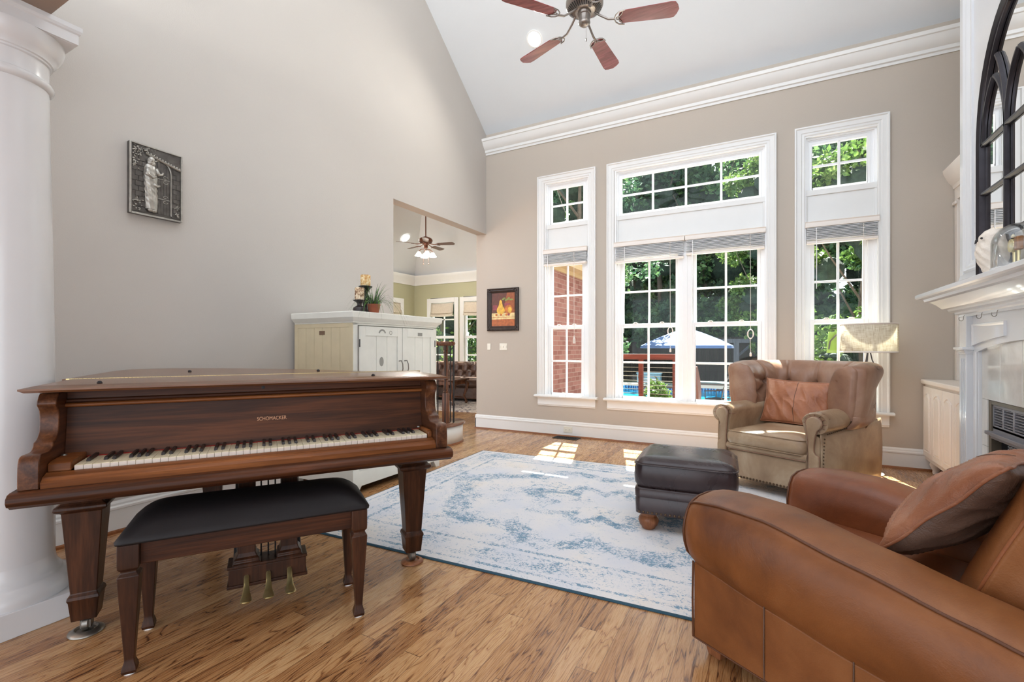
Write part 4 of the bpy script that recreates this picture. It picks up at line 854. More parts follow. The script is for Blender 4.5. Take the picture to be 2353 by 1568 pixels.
# loose back cushion
bpf = [(.655, .385), (.672, .44), (.72, .565), (.76, .66), (.80, .755), (.845, .80), (.90, .80), (.93, .74), (.88, .58), (.83, .42), (.80, .37), (.72, .36)]
bpd = spline(bpf + [bpf[0]], 49)[:-1]; cb = (.79, .58)
def bring(x, k, fb): return [(x, -(cb[0] + (b - cb[0]) * k - (fb if b < .81 else 0)), cb[1] + (z - cb[1]) * k) for b, z in bpd]
m = MB(); m.rings([bring(.235, .5, 0), bring(.222, .8, 0), bring(.222, .94, .0), bring(.232, 1.0, .0), bring(.255, 1.02, .018), bring(.30, 1.04, .042), bring(.36, 1.05, .06), bring(.43, 1.05, .066), bring(.50, 1.05, .06), bring(.56, 1.04, .042), bring(.605, 1.02, .018), bring(.628, 1.0, 0), bring(.638, .9, 0), bring(.63, .6, 0)])
bc_ = m.build('back_cushion', M['club'], CC, smooth=180)
m = MB(); m.tube([(x - .002, y, z) for x, y, z in bring(.232, 1.005, .0)], .006, 8, loop=True); m.build('piping', M['club_r'], bc_, smooth=180)
for x, y in ((.035, -.005), (.79, -.005), (.05, -.88), (.79, -.88)):
    m = MB(); m.rings([[(x, y - .07, .056), (x + .07, y - .07, .056), (x + .07, y, .056), (x, y, .056)], [(x + .01, y - .06, 0), (x + .06, y - .06, 0), (x + .06, y - .012, 0), (x + .01, y - .012, 0)]]) ; m.build('foot', M['bun'], CC, bevel=.003)
# ---------------------------------------------------------------- pillows
def pillow(name, label, mats, w, h, t, Mx, seed, back=False):
    """local x width, y height, z thickness"""
    rnd = random.Random(seed); N = 64
    def edge(u, v):
        # pinched sides, pointed corners
        x = (u * 2 - 1); y = (v * 2 - 1)
        px = x * (1 - .07 * (1 - abs(y) ** 2.2) * abs(x)); py = y * (1 - .07 * (1 - abs(x) ** 2.2) * abs(y))
        return px * w / 2, py * h / 2, x, y
    m = MB()
    for sgn in (-1, 1):
        m.cur = 0 if sgn > 0 else 1
        def f(u, v, sgn=sgn):
            px, py, x, y = edge(u, v); th = ((1 - x * x) * (1 - y * y)) ** .42
            wr = mnoise.noise(Vector((px * 7 + seed, py * 7, sgn * 3.))) * .018 + (1 - abs(mnoise.noise(Vector((px * 13 + py * 9 + seed, py * 5, 5.))))) ** 5 * .012 - .006
            fold = .008 * math.sin((px + py * .4) * 60 + 4 * mnoise.noise(Vector((px * 5, py * 5, seed)))) * (abs(x) ** 3 + abs(y) ** 3) * .6
            return (px, py, sgn * (th * t / 2 + (wr + fold) * min(1, th * 1.6)))
        m.grid(f, N, N)
    root = thing(name, label, 'pillow'); root.matrix_world = Mx
    a = m.build('cover', mats, root, smooth=180)
    pts = [edge(u, 0) for u in [k / 16 for k in range(16)]] + [edge(1, v) for v in [k / 16 for k in range(16)]] + [edge(1 - u, 1) for u in [k / 16 for k in range(16)]] + [edge(0, 1 - v) for v in [k / 16 for k in range(16)]]
    m = MB(); m.tube([(p[0] * 1.012, p[1] * 1.012, .003 * math.sin(i * .9)) for i, p in enumerate(pts)], .0048, 6, loop=True); m.build('piping', mats[0], root, smooth=180)
    m = MB()
    for q in (.5,): m.tube([(a_, b_, c_ + .0008) for a_, b_, c_ in [f(.5 + .004 * math.sin(k * .3), k / 60) for k in range(1, 60)]], .0016, 4)
    m.build('seam', M['pil_d'], root, smooth=180)
    return root
# club pillow: near seam from (r .28, b .445, z .475) to (b .72, z .785)
cm = Matrix.Translation((-.22, 1.80, 0)) @ Matrix.Rotation(math.radians(58.4), 4, 'Z')
e = Vector((0, -.275, .31)).normalized(); xr = Vector((1, 0, 0)); nz_ = xr.cross(e)
if nz_.y < 0: nz_ = -nz_; xr = -xr
Lm = Matrix((xr, e, nz_)).transposed().to_4x4(); Lm.translation = Vector((.475, -.583, .632))
pillow('leather_pillow', 'creased chestnut leather pillow resting in the tan club armchair', [M['pil_o'], M['pil_d']], .40, .43, .17, cm @ Lm, 3)
# ---------------------------------------------------------------- wingback style chair by the windows (local x across, y towards the back)
WCm = Matrix.Translation((-.206, 4.077, 0)) @ Matrix.Rotation(math.radians(-27), 4, 'Z')
WC = thing('tufted_armchair', 'worn taupe leather armchair with tufted rolled back and nailhead trim by the windows', 'armchair', (-.206, 4.077, 0), math.radians(-27))
XL, XR = -.045, .500           # inner faces of the arms
# front rail panel and lower body
m = MB(); m.box(XL - .08, XR + .07, .0, .86, .085, .305); m.build('base', M['wing'], WC, bevel=.012)
m = MB(); m.grid(lambda u, v: (XL - .02 + (XR - XL + .04) * u, -.012 - .012 * math.sin(PI * v), .31 + .045 * v), 10, 8); m.grid(lambda u, v: (XL - .02 + (XR - XL + .04) * u, -.012 + .03 * v, .355), 6, 3); m.build('seat_rail', M['wing'], WC, smooth=60)
m = MB(); m.tube([(XL - .01, -.012, .308), (XR + .01, -.012, .308)], .004, 6); m.build('piping', M['wing_b'], WC)
m = MB(); m.ball((0, 0, 0), .0095, 10, 6, sy=.6); nail = None
for k in range(24):
    x = XL - .01 + k * (XR - XL + .02) / 23
    if nail is None: nail = m.build('nail_head', M['nail'], WC); nail.location = (x, -.002, .098)
    else: part_copy(nail, WC, (x, -.002, .098))
# seat cushion with piping
def box_cushion(x0, x1, y0, y1, z0, z1, rc, puff, wr=0):
    m = MB()
    def outline(z, o):
        pts = []
        for cx_, cy_, a0 in ((x1 - rc, y1 - rc, 0), (x0 + rc, y1 - rc, PI / 2), (x0 + rc, y0 + rc, PI), (x1 - rc, y0 + rc, 1.5 * PI)):
            for j in range(8): a = a0 + j * PI / 14; pts.append((cx_ + (rc + o) * math.cos(a), cy_ + (rc + o) * math.sin(a), z))
        return pts
    h = z1 - z0; rs = [outline(z0 + h * q, o) for q, o in ((.0, -.03), (.03, -.006), (.12, .004), (.3, .012), (.5, .015), (.7, .012), (.88, .004), (.97, -.004), (1.0, -.012))]
    top = outline(z1, -.012); cx, cy = (x0 + x1) / 2, (y0 + y1) / 2
    for k, dz in ((.88, puff * .35), (.72, puff * .65), (.5, puff * .85), (.25, puff * .97), (.05, puff)): rs.append([(cx + (x - cx) * k, cy + (y - cy) * k, z1 + dz) for x, y, z in top])
    m.rings(rs); return m, outline
m, ol = box_cushion(XL - .012, XR + .008, -.028, .60, .345, .452, .045, .035)
sc_ = m.build('seat_cushion', M['wing'], WC, smooth=180)
for z in (.349, .449): m = MB(); m.tube(ol(z, .002), .0045, 6, loop=True); m.build('piping', M['wing'], sc_, smooth=180)
# scroll arms
def wing_arm(sx, xi):
    """sx=-1 left arm, +1 right arm; xi = inner face"""
    m = MB(); cx = xi + sx * .062; cz = .578
    def sec(y, k=1.0):
        pts = []
        n = 22
        for j in range(n + 1):           # roll
            a = -PI * .5 + (j / n) * PI * 1.62 if True else 0
            ang = PI + .35 - j / n * (PI * 1.45)
            pts.append((cx + sx * (-.086 * math.cos(PI - ang) * 1.0 if False else .086 * math.cos(ang)), cz + .078 * math.sin(ang) * (1 if True else 0)))
        pts = [(xi, .30), (xi, .50)] + [(cx + sx * (.088 * math.cos(a)), cz + .076 * math.sin(a)) for a in [PI * .92 - j * PI * 1.42 / 20 for j in range(21)]] + [(cx + sx * .035, .48), (cx + sx * .035, .30), (cx + sx * .035, .09), (xi, .09)]
        mx = sum(p[0] for p in pts) / len(pts)
        return [(mx + (x - mx) * k, y, .5 + (z - .5) * k if z > .45 else z) for x, z in pts]
    m.rings([sec(.02, .86), sec(.0, .93), sec(.012, .99), sec(.04)] + [sec(.04 + k * .07) for k in range(1, 12)]); m.v = []; m.f = []; m.mi = []
    def ln(y): return min(1, .9 + (y + .03) * 2.2)
    m.rings([sec(.0, .88), sec(-.004, .94), sec(.010, .985), sec(.04)] + [sec(.04 + k * .075) for k in range(1, 11)])
    a = m.build('armrest', M['wing'], WC, smooth=50)
    # front facing panel: narrow post with round scroll head
    P_ = []
    for ang in [PI * 1.15 - j * PI * 1.5 / 18 for j in range(19)]: P_.append((cx + sx * .052 * math.cos(ang) if True else 0, cz + .048 * math.sin(ang)))
    P_ = [(cx - sx * .030, .10), (cx - sx * .034, .30), (cx - sx * .036, .45)] + P_ + [(cx + sx * .012, .50), (cx + sx * .004, .46), (cx + sx * .0, .42), (cx - sx * .0, .385), (cx + sx * .012, .365), (cx + sx * .03, .355), (cx + sx * .034, .33), (cx + sx * .032, .10)]
    c0 = (cx, .4)
    m = MB(); m.rings([[(x, .0, z) for x, z in P_], [(x, -.014, z) for x, z in P_], [(cx + (x - cx) * .82, -.022, .35 + (z - .35) * .97) for x, z in P_]]); b = m.build('arm_front', M['wing'], a, smooth=50, bevel=.003)
    m = MB(); m.tube([(x, -.012, z) for x, z in P_], .004, 6); m.build('piping', M['wing_b'], b, smooth=180)
    m = MB()
    for j in range(9):       # pleats around the scroll head
        an = PI * 1.0 - j * PI * 1.35 / 8; m.tube([(cx + sx * .056 * math.cos(an), -.004, cz + .052 * math.sin(an)), (cx + sx * .080 * math.cos(an), .004, cz + .070 * math.sin(an)), (cx + sx * .089 * math.cos(an), .045, cz + .077 * math.sin(an))], [.004, .0035, .001], 5)
    m.build('pleats', M['wing_b'], a, smooth=180)
    return cx
cl = wing_arm(-1, XL); cr_ = wing_arm(1, XR)
# outside panels under the arms
for sx, cx in ((-1, cl), (1, cr_)):
    m = MB(); xo = cx + sx * .036
    def sidef(u, v): return (xo + sx * .010 * math.sin(PI * v) * (1 if u > .1 else .4) + sx * .034 * u, .0 + .965 * u, .07 + (.445 + .03 * u) * v)
    m.grid(sidef, 14, 10); p = m.build('outside_panel', M['wing'], WC, smooth=180, solid=.008)
    m = MB(); m.tube([(xo + sx * (.014 + .01), .50, .07), (xo + sx * .026, .50, .3), (xo + sx * .018, .50, .50)], .003, 5); m.build('seam', M['pil_d'], p)
    if sx > 0:
        for k in range(16): part_copy(nail, p, (xo + .010, .02, 0)).scale = (.6, .6, .6); 
        kids = [c for c in p.children if c.name.startswith('nail')]
        for k, c in enumerate(kids): c.location = (xo + .012, .035 - .02 * math.sin(PI * k / 15) + 0, .12 + k * .0235)
        for k in range(14): c = part_copy(nail, p, (xo + .020 + .001 * k, .06 + k * .028, .505 + .0015 * k)); c.scale = (.6, .6, .6)
# back: horseshoe of rolled, buttoned leather
plan = spline([(-.055, .375), (-.068, .46), (-.060, .60), (-.01, .70), (.10, .745), (.23, .755), (.36, .745), (.465, .70), (.515, .60), (.523, .46), (.510, .375)], 97)
def backpt(s_, q):
    i = s_ * 96; k = min(int(i), 95); f = i - k; p = [a + (b - a) * f for a, b in zip(plan[k], plan[k + 1])]
    d = Vector((plan[min(k + 1, 96)][0] - plan[max(k - 1, 0)][0], plan[min(k + 1, 96)][1] - plan[max(k - 1, 0)][1])).normalized(); n = Vector((-d.y, d.x))
    if n.dot(Vector((p[0] - .228, p[1] - .30))) < 0: n = -n
    w_ = abs(s_ - .5) * 2; top = .985 - .02 * sstep(.75, 1., w_); rw = .205 - .03 * sstep(.5, .0, w_) ; z0 = .45 + .12 * sstep(.6, .95, w_)
    # section: (outward, z)
    sec = [(.00, z0 - .02), (-.012, z0 + .1), (-.012, .70), (.0, .80), (.022, .88), (.06, .94), (.105, top - .012), (.15, top), (rw, top - .018), (rw + .022, top - .055), (rw + .018, top - .10), (rw - .005, top - .135), (rw - .02, top - .17)]
    k_ = sstep(.55, .86, w_)
    if k_ > 0:
        alt = [(rw + .014, .83), (rw + .006, .70), (rw - .016, .575)]
        sec[-3:] = [(a_ + (c2 - a_) * k_, b_ + (d2 - b_) * k_) for (a_, b_), (c2, d2) in zip(sec[-3:], alt)]
    t = q * (len(sec) - 1); a = min(int(t), len(sec) - 2); g = t - a
    p0 = sec[max(a - 1, 0)]; p1 = sec[a]; p2 = sec[a + 1]; p3 = sec[min(a + 2, len(sec) - 1)]
    o, z = [.5 * (2 * B_ + (-A_ + C_) * g + (2 * A_ - 5 * B_ + 4 * C_ - D_) * g * g + (-A_ + 3 * B_ - 3 * C_ + D_) * g ** 3) for A_, B_, C_, D_ in zip(p0, p1, p2, p3)]
    # tufting
    dent = 0
    for bs, bz in BTN:
        du = (s_ - bs) * 1.75; dz = z - bz; r2 = du * du + dz * dz; dent += .034 * math.exp(-r2 / .0035) * sstep(.5, .42, q)
    for bs, bz in BTN:
        if z > bz - .005 and bz > .78 and q < .78: dent += .022 * math.exp(-((s_ - bs - (bs - .5) * .22 * (z - bz)) * 1.75) ** 2 / .00010) * sstep(.66, .5, q)
    for (a1, b1) in FOLD:
        vx = (b1[0] - a1[0]) * 1.75; vz = b1[1] - a1[1]; L2 = vx * vx + vz * vz; px_ = (s_ - a1[0]) * 1.75; pz = z - a1[1]; tt = max(0, min(1, (px_ * vx + pz * vz) / L2)); d2 = (px_ - vx * tt) ** 2 + (pz - vz * tt) ** 2
        if q < .5: dent += .020 * math.exp(-d2 / .00016)
    o += dent; lift = 0
    o -= .012 * math.sin(PI * min(1, q * 2)) * (.5 + .5 * math.cos(s_ * 2 * PI * 9)) * (q < .5)
    tp = sstep(.0, .05, min(s_, 1 - s_)); o *= (.82 + .18 * tp) if q > .3 else 1
    lean = (z - .45) * .10 * (1 - w_ ** 3)
    return (p[0] + n.x * o, p[1] + n.y * o + lean, z)
BTN = [(.20, .80), (.35, .80), (.50, .80), (.65, .80), (.80, .80), (.275, .68), (.425, .68), (.575, .68), (.725, .68), (.12, .72), (.88, .72)]
FOLD = []
for i, (a, b) in enumerate([(0, 5), (1, 5), (1, 6), (2, 6), (2, 7), (3, 7), (3, 8), (4, 8), (0, 9), (4, 10)]): FOLD.append((BTN[a], BTN[b]))
FOLD += [((.88, .72), (1.0, .72)), ((.80, .80), (.97, .86)), ((.12, .72), (0., .72)), ((.20, .80), (.03, .86))]
m = MB(); m.grid(lambda u, v: backpt(u, v), 150, 60); bk_ = m.build('backrest', M['wing_b'], WC, smooth=180)
for e_ in (0, 1):                                   # closed front ends of the wings
    ring = [backpt(e_, v / 30) for v in range(31)]; cen = Vector((sum(p[0] for p in ring) / 31, sum(p[1] for p in ring) / 31, sum(p[2] for p in ring) / 31))
    m = MB(); inner = [tuple(Vector(p) * .55 + cen * .45 + Vector((0, -.022, 0))) for p in ring]; cc = tuple(cen + Vector((0, -.028, 0)))
    mid = [tuple(Vector(p) * .9 + cen * .1 + Vector((0, -.016, 0))) for p in ring]
    m.rings([ring, mid, inner, [cc] * 31], closed=True, cap=False); m.build('wing_front', M['wing_b'], WC, smooth=180)
m = MB()
def outer(u, v):
    b = backpt(u, 1.0); w_ = abs(u - .5) * 2; zb = .07 + .44 * sstep(.50, .60, w_); z0_ = b[2] + .03; z = z0_ + (min(zb, b[2] - .005) - z0_) * v
    dx = b[0] - .228; dy = b[1] - .35; k = 1 - .20 * sstep(.58, .46, z); return (.228 + dx * (k if abs(dx) > .25 else 1), .35 + dy * .985 - .03 * v * (1 - w_), z)
m.grid(outer, 140, 16); m.build('outside_back', M['wing_b'], WC, smooth=180, solid=.01)
for bs, bz in BTN:
    q = (bz - .45) / .9; best = min([(abs(backpt(bs, k / 60)[2] - bz), k) for k in range(5, 34)])[1]; p = backpt(bs, best / 60); m = MB(); m.ball((p[0], p[1] - .004, p[2]), .010, 10, 6); m.build('button', M['wing_b'], bk_)
for x, y in ((-.08, .03), (.56, .03), (-.04, .86), (.52, .86)): m = MB(); m.lathe([(.03, .09), (.034, .06), (.030, .02), (.02, .0)], (x, y, 0.009), 16); m.build('foot', M['bun'], WC)
# its pillow
e = Vector((0.0, .30, .953)).normalized(); xr = Vector((.993, -.0, .03)).normalized(); xr = Vector((1, .12, .04)).normalized(); nz_ = xr.cross(e).normalized()
if nz_.y > 0: nz_ = -nz_; 
xr = e.cross(nz_).normalized()
Lm = Matrix((xr, e, nz_)).transposed().to_4x4(); Lm.translation = Vector((.225, .50, .655))
pillow('leather_pillow', 'orange-brown leather pillow propped against the tufted back of the armchair by the windows', [M['pil_w'], M['pil_w']], .50, .36, .14, WCm @ Lm, 8)
# ---------------------------------------------------------------- ottoman
OT = thing('ottoman', 'dark brown leather ottoman with nailhead trim and round bun feet on the rug', 'ottoman', (-.43, 3.10, .009), math.radians(4))
def rbox(hx, hy, zs, rc=.05, dx=0, dy=0):
    rs = []
    for z, o in zs:
        pts = []
        q = max(rc + o, rc * .3); ex = q - (rc + o)
        for cx_, cy_, a0 in ((hx - rc - ex, hy - rc - ex, 0), (-hx + rc + ex, hy - rc - ex, PI / 2), (-hx + rc + ex, -hy + rc + ex, PI), (hx - rc - ex, -hy + rc + ex, 1.5 * PI)):
            for j in range(8): a = a0 + j * PI / 14; pts.append((cx_ + q * math.cos(a) + dx, cy_ + q * math.sin(a) + dy, z))
        rs.append(pts)
    m = MB(); m.rings(rs); return m
m = rbox(.275, .255, [(.262, -.02), (.266, -.002), (.285, .008), (.33, .012), (.375, .009), (.392, .004), (.398, .004), (.408, -.002), (.425, -.022), (.436, -.05), (.441, -.10), (.443, -.18)], .06); top = m.build('seat_cushion', M['otto'], OT, smooth=180)
m = rbox(.277, .257, [(.3925, .007), (.3945, .010), (.3975, .010), (.3995, .007)], .06); m.build('piping', M['otto'], top, smooth=180)
m = rbox(.272, .252, [(.105, -.004), (.106, .002), (.19, .006), (.2, .001), (.203, .001), (.205, .006), (.25, .008), (.262, -.004), (.263, -.03)], .035); m.build('base', M['otto'], OT, smooth=50)
m = MB(); m.ball((0, 0, 0), .0078, 10, 6, sy=.6); on = None
for k in range(21):
    x = -.25 + k * .025
    if on is None: on = m.build('nail_head', M['nail'], OT); on.location = (x, -.2545, .116)
    else: part_copy(on, OT, (x, -.2545, .116))
for k in range(19): c = part_copy(on, OT, (.2745, -.225 + k * .025, .116)); c.rotation_euler = (0, 0, PI / 2)
for x in (-.205, .205):
    for y in (-.185, .185): m = MB(); m.lathe([(.030, 0), (.038, .006), (.040, .014), (.052, .026), (.060, .05), (.057, .068), (.046, .082), (.050, .09), (.050, .105)], (x, y, 0), 28); m.build('bun_foot', M['bun'], OT, smooth=60)
# ---------------------------------------------------------------- floor lamp behind the chair
LP = thing('floor_lamp', 'floor lamp with a burlap drum shade behind the tufted armchair', 'lamp', (.79, 5.10, 0))
t = NT('burlap_shade'); co = t.co(); b1 = t.n('TexWave', {'Vector': co, 'Scale': 90., 'Distortion': 1.5}, bands_direction='Z'); b2 = t.n('TexNoise', {'Vector': t.co(scale=(260, 260, 18)), 'Scale': 1., 'Detail': 3.}); b3 = t.n('TexNoise', {'Vector': t.co(scale=(20, 20, 300)), 'Scale': 1., 'Detail': 3.})
f = t.math('MULTIPLY', t.math('ADD', b2.outputs[0], b3.outputs[0]), .5); cl_ = t.ramp(f, [(.38, s2l(204, 192, 170)), (.5, s2l(234, 228, 214)), (.62, s2l(248, 244, 234))]); t.set(color=cl_, rough=.95); tl = t.n('BsdfTranslucent', {0: cl_}); mx = t.n('MixShader', {0: .5, 1: t.b.outputs[0], 2: tl}); t.t.links.new(mx.outputs[0], t.out.inputs[0])
m = MB(); m.lathe([(.205, 1.055), (.207, 1.058), (.205, 1.295), (.203, 1.298), (.199, 1.295), (.201, 1.058), (.205, 1.055)], n=48, cap=False); sh = m.build('lamp_shade', t.m, LP, smooth=60)
m = MB(); m.lathe([(.206, 1.052), (.208, 1.055), (.206, 1.064)], n=48, cap=False); m.lathe([(.205, 1.290), (.206, 1.300), (.203, 1.302)], n=48, cap=False); m.build('shade_trim', M['cream'], sh, solid=.002)
m = MB(); m.lathe([(.11, 0), (.112, .008), (.105, .016), (.085, .022), (.05, .026), (.02, .04), (.012, .06)], n=32); m.build('base', simple('pale_lamp_base', s2l(220, 222, 224), .35), LP, smooth=50)
gun = simple('gunmetal_rod', s2l(92, 90, 94), .35, metal=.7)
m = MB(); m.tube([(0, 0, .05), (0, 0, .82)], .009, 8); m.build('pole', gun, LP)
for a in (0, 2.1, 4.2): m = MB(); m.tube([(.03 * math.cos(a), .03 * math.sin(a), .86), (.05 * math.cos(a), .05 * math.sin(a), .92), (.025 * math.cos(a), .025 * math.sin(a), .99), (.012 * math.cos(a), .012 * math.sin(a), 1.06), (.012 * math.cos(a), .012 * math.sin(a), 1.12)], .005, 6); m.build('curved_arm', gun, LP)
m = MB(); m.lathe([(.035, .81), (.036, .86), (.01, .865)], n=16); m.tube([(0, 0, 1.1), (0, 0, 1.16)], .018, 10); m.build('socket', gun, LP)
for a in (0, 2.1, 4.2): m = MB(); m.tube([(.02 * math.cos(a), .02 * math.sin(a), 1.15), (.2 * math.cos(a), .2 * math.sin(a), 1.288)], .002, 5); m.build('shade_support', gun, LP)
m = MB(); m.tube([(-.02, -.02, .03), (.03, -.10, .02), (.10, -.15, .004), (.02, -.20, .004), (-.10, -.12, .004), (-.12, .08, .004), (-.05, .30, .004)], .004, 6); m.build('power_cord', M['black'], LP)
# ================================================================ FIREPLACE AND BUILT-INS (right wall)
XB = 1.12; YF, YN = 4.033, 2.17; YC = (YF + YN) / 2
FP = thing('fireplace', 'white panelled fireplace surround and chimney breast at the right edge', 'fireplace', (XB, YC, 0))
yf, yn = YF - YC, YN - YC
m = MB(); m.box(0, .78, yn, yf, 1.46, 6.2); m.box(0, .78, yn, yf, .80, 1.46); m.box(0, .78, .54, yf, 0, .80); m.box(0, .78, yn, -.54, 0, .80); m.box(.5, .78, -.54, .54, 0, .8)
m.build('chimney_breast', M['gloss'], FP, smooth=0)
def fmould(y0, y1, z0, z1, w, d, name, flip=False):
    prof = [(0, 0), (0, -d * .5), (w * .15, -d), (w * .35, -d * .7), (w * .5, -d * .75), (w * .8, -d * .35), (w, -d * .3), (w, 0)]
    rs = [[(dx, py + sy * o, pz + sz * o) for o, dx in prof] for py, pz, sy, sz in ((y0, z0, 1, 1), (y0, z1, 1, -1), (y1, z1, -1, -1), (y1, z0, -1, 1))]
    m = MB(); m.rings(rs, loop=True); return m.build(name, M['gloss'], FP, smooth=20)
fmould(yn + .06, yf - .085, 1.56, 5.2, .07, .035, 'panel_moulding')
for y0, y1 in ((yf - .055, yf + .001), (yn - .001, yn + .055)): m = MB(); m.box(-.022, .004, y0, y1, 1.46, 6.0); m.build('corner_board', M['gloss'], FP, bevel=.004)
m = MB(); m.prism([(0, 1.46), (-.05, 1.46), (-.05, 1.50), (-.03, 1.52), (-.0205, 1.56), (0, 1.56)], 'y', yn + .004, yf - .004); m.build('base_moulding', M['gloss'], FP, smooth=25)
# mantel shelf with stepped mouldings
mp = [(0, 1.285), (.035, 1.285), (.035, 1.300), (.050, 1.306), (.052, 1.318), (.075, 1.328), (.080, 1.340), (.10, 1.345), (.125, 1.375), (.150, 1.395), (.172, 1.400), (.176, 1.416), (.205, 1.420), (.212, 1.428), (.212, 1.446), (.205, 1.452)]
m = MB()
def mring(o, z, ym=0): k = o; return [(.70, yf - .10 + k, z), (-.01 - k, yf - .10 + k, z), (-.01 - k, yn + .10 - k, z), (.70, yn + .10 - k, z)]
m.rings([mring(o, z) for o, z in mp]); mt = m.build('mantel_shelf', M['gloss'], FP, smooth=25)
# surround: frieze with arched lower edge and inset panel, pilasters
xs_ = -.030
arch = []
for k in range(25): y = -.79 + 1.58 * k / 24; arch.append((y, 1.135 - .105 * (abs(y) / .80) ** 2))
m = MB(); m.rings([[(xs_, y, 1.285), (xs_, y, z), (0, y, z), (0, y, 1.285)] for y, z in arch])
m.build('frieze', M['gloss'], FP, smooth=0)
pa = [(.655, 1.245), (.655, 1.055 + .0)]; 
def panel(y0, y1):
    pts = [(y0, 1.238), (y1, 1.238)] + [(y1 + (y0 - y1) * k / 10, 1.165 - .085 * (abs(y1 + (y0 - y1) * k / 10) / .80) ** 2) for k in range(11)]
    c = (sum(p[0] for p in pts) / len(pts), sum(p[1] for p in pts) / len(pts)); sc2 = lambda k: [(c[0] + (y - c[0]) * (1 - k * .08), c[1] + (z - c[1]) * (1 - k * .22)) for y, z in pts]
    m = MB(); m.rings([[(xs_ + .003, y, z) for y, z in sc2(0)], [(xs_ - .012, y, z) for y, z in sc2(.15)], [(xs_ - .010, y, z) for y, z in sc2(.5)], [(xs_ - .003, y, z) for y, z in sc2(1.0)]]); m.build('frieze_panel', M['gloss'], FP, smooth=20)
panel(.235, .672); panel(-.672, -.235)
for sg in (1, -1):
    a, b = (.69, .80) if sg > 0 else (-.80, -.69)
    m = MB(); m.box(-.060, 0, a, b, .0, 1.285); pl = m.build('pilaster', M['gloss'], FP, bevel=.003)
    m = MB(); m.box(-.072, .002, a - .012, b + .012, 1.070, 1.084); m.box(-.084, .004, a - .024, b + .024, 1.082, 1.100); m.box(-.066, .001, a - .006, b + .006, 1.058, 1.073); m.build('capital', M['gloss'], pl, bevel=.004)
    m = MB(); m.box(-.078, 0, a - .015, b + .015, 0, .16); m.build('plinth_block', M['gloss'], pl, bevel=.004)
    for k in range(3): yy = a + .025 + k * .0225; m = MB(); m.box(-.0615, -.058, yy, yy + .010, .20, 1.03); m.build('flute', simple('flute_shade', s2l(206, 208, 214), .3) if k == 0 and sg == 1 else bpy.data.materials['flute_shade'], pl, smooth=0)
    c, d = (.615, .697) if sg > 0 else (-.697, -.615)
    m = MB(); m.box(xs_ + .0015, 0, c, d, 0, 1.075); m.box(xs_ - .01, xs_ + .003, c + (.0 if sg > 0 else .05), d - (.05 if sg > 0 else .0), 0, 1.07); m.build('inner_board', M['gloss'], FP, bevel=.004)
tilem = NT('cream_marble_tile'); co = tilem.co(); nz = tilem.noise(co, 4, 5, .6, 1.); tilem.set(color=tilem.ramp(nz, [(.35, s2l(212, 208, 200)), (.6, s2l(228, 226, 220))]), rough=.12, coat=.3)
for k in range(-2, 3):
    y0 = k * .246 - .123
    m = MB(); m.box(-.012, 0, y0 + .002, y0 + .244, .803, 1.14); m.build('hearth_tile', tilem.m, FP, smooth=0, bevel=.0015)
for sg in (1, -1):
    for k in range(3):
        m = MB(); a, b = (.54, .614) if sg > 0 else (-.614, -.54); m.box(-.012, 0, a, b, .003 + k * .267, .268 + k * .267); m.build('hearth_tile', tilem.m, FP, smooth=0, bevel=.0015)
# firebox insert
grey = simple('painted_grey_metal', s2l(140, 140, 146), .4, metal=.4)
m = MB(); frame = [(-.54, .54)]
m.box(-.006, .06, .50, .54, 0, .80); m.box(-.006, .06, -.54, -.50, 0, .80); m.box(-.006, .06, -.5, .5, .78, .80); ins = m.build('insert_frame', simple('dull_brass_edge', s2l(120, 112, 98), .4, metal=.6), FP, bevel=.002)
m = MB(); m.box(0, .02, -.50, .50, .645, .665); m.box(0, .02, -.50, .50, .765, .78); m.box(-.01, .03, -.50, .50, .59, .612)
m.box(-.03, .03, -.52, .52, .612, .63); m.box(0, .02, -.5, .5, .625, .66)
for k in range(9): y = -.5 + k * .125; m.box(0, .02, y - .008, y + .008, .66, .77)
m.build('vent_frame', grey, ins, bevel=.002)
for k in range(7):
    z = .672 + k * .0145; m = MB(); m.rings([[(.002, y, z), (.022, y, z + .010), (.022, y, z + .0125), (.002, y, z + .003)] for y in (-.49, .49)]); m.build('louvre', grey, ins, smooth=0)
m = MB(); m.box(.06, .5, -.5, .5, .0, .78); 
bk2 = MB(); bk2.add([(.035, -.5, 0), (.5, -.4, 0), (.5, .4, 0), (.035, .5, 0), (.035, -.5, .78), (.5, -.4, .78), (.5, .4, .78), (.035, .5, .78)], [(0, 1, 2, 3), (4, 5, 6, 7), (0, 1, 5, 4), (1, 2, 6, 5), (2, 3, 7, 6)]); bk2.build('firebox', M['black'], FP, smooth=0)
mesh = NT('fire_screen_mesh'); co = mesh.co(); wv = mesh.n('TexWave', {'Vector': mesh.co(scale=(1, 1, .35)), 'Scale': 60., 'Distortion': 3., 'Detail': 2.}, bands_direction='Z', wave_profile='SAW'); mesh.set(color=mesh.ramp(wv.outputs[0], [(.3, s2l(44, 44, 48)), (.7, s2l(150, 152, 156))]), rough=.4, metal=.7)
for sg in (1, -1):
    m = MB(); m.grid(lambda u, v: (.03 + .008 * math.sin(u * 60), sg * (.03 + .37 * u), .02 + .565 * v), 90, 4); m.build('screen_curtain', mesh.m, FP, smooth=180)
for y in (.71, .44, .24, -.2, -.6):
    m = MB(); m.tube([(-.062, y, 1.292), (-.066, y, 1.282)] + [(-.066 - .012 + .012 * math.cos(a), y - .006 + .006 * math.cos(a), 1.276 + .014 * math.sin(a) - .004) for a in [k * .5 - .2 for k in range(0, -8, -1)]], .0016, 6); m.build('stocking_hook', M['steel'], FP)
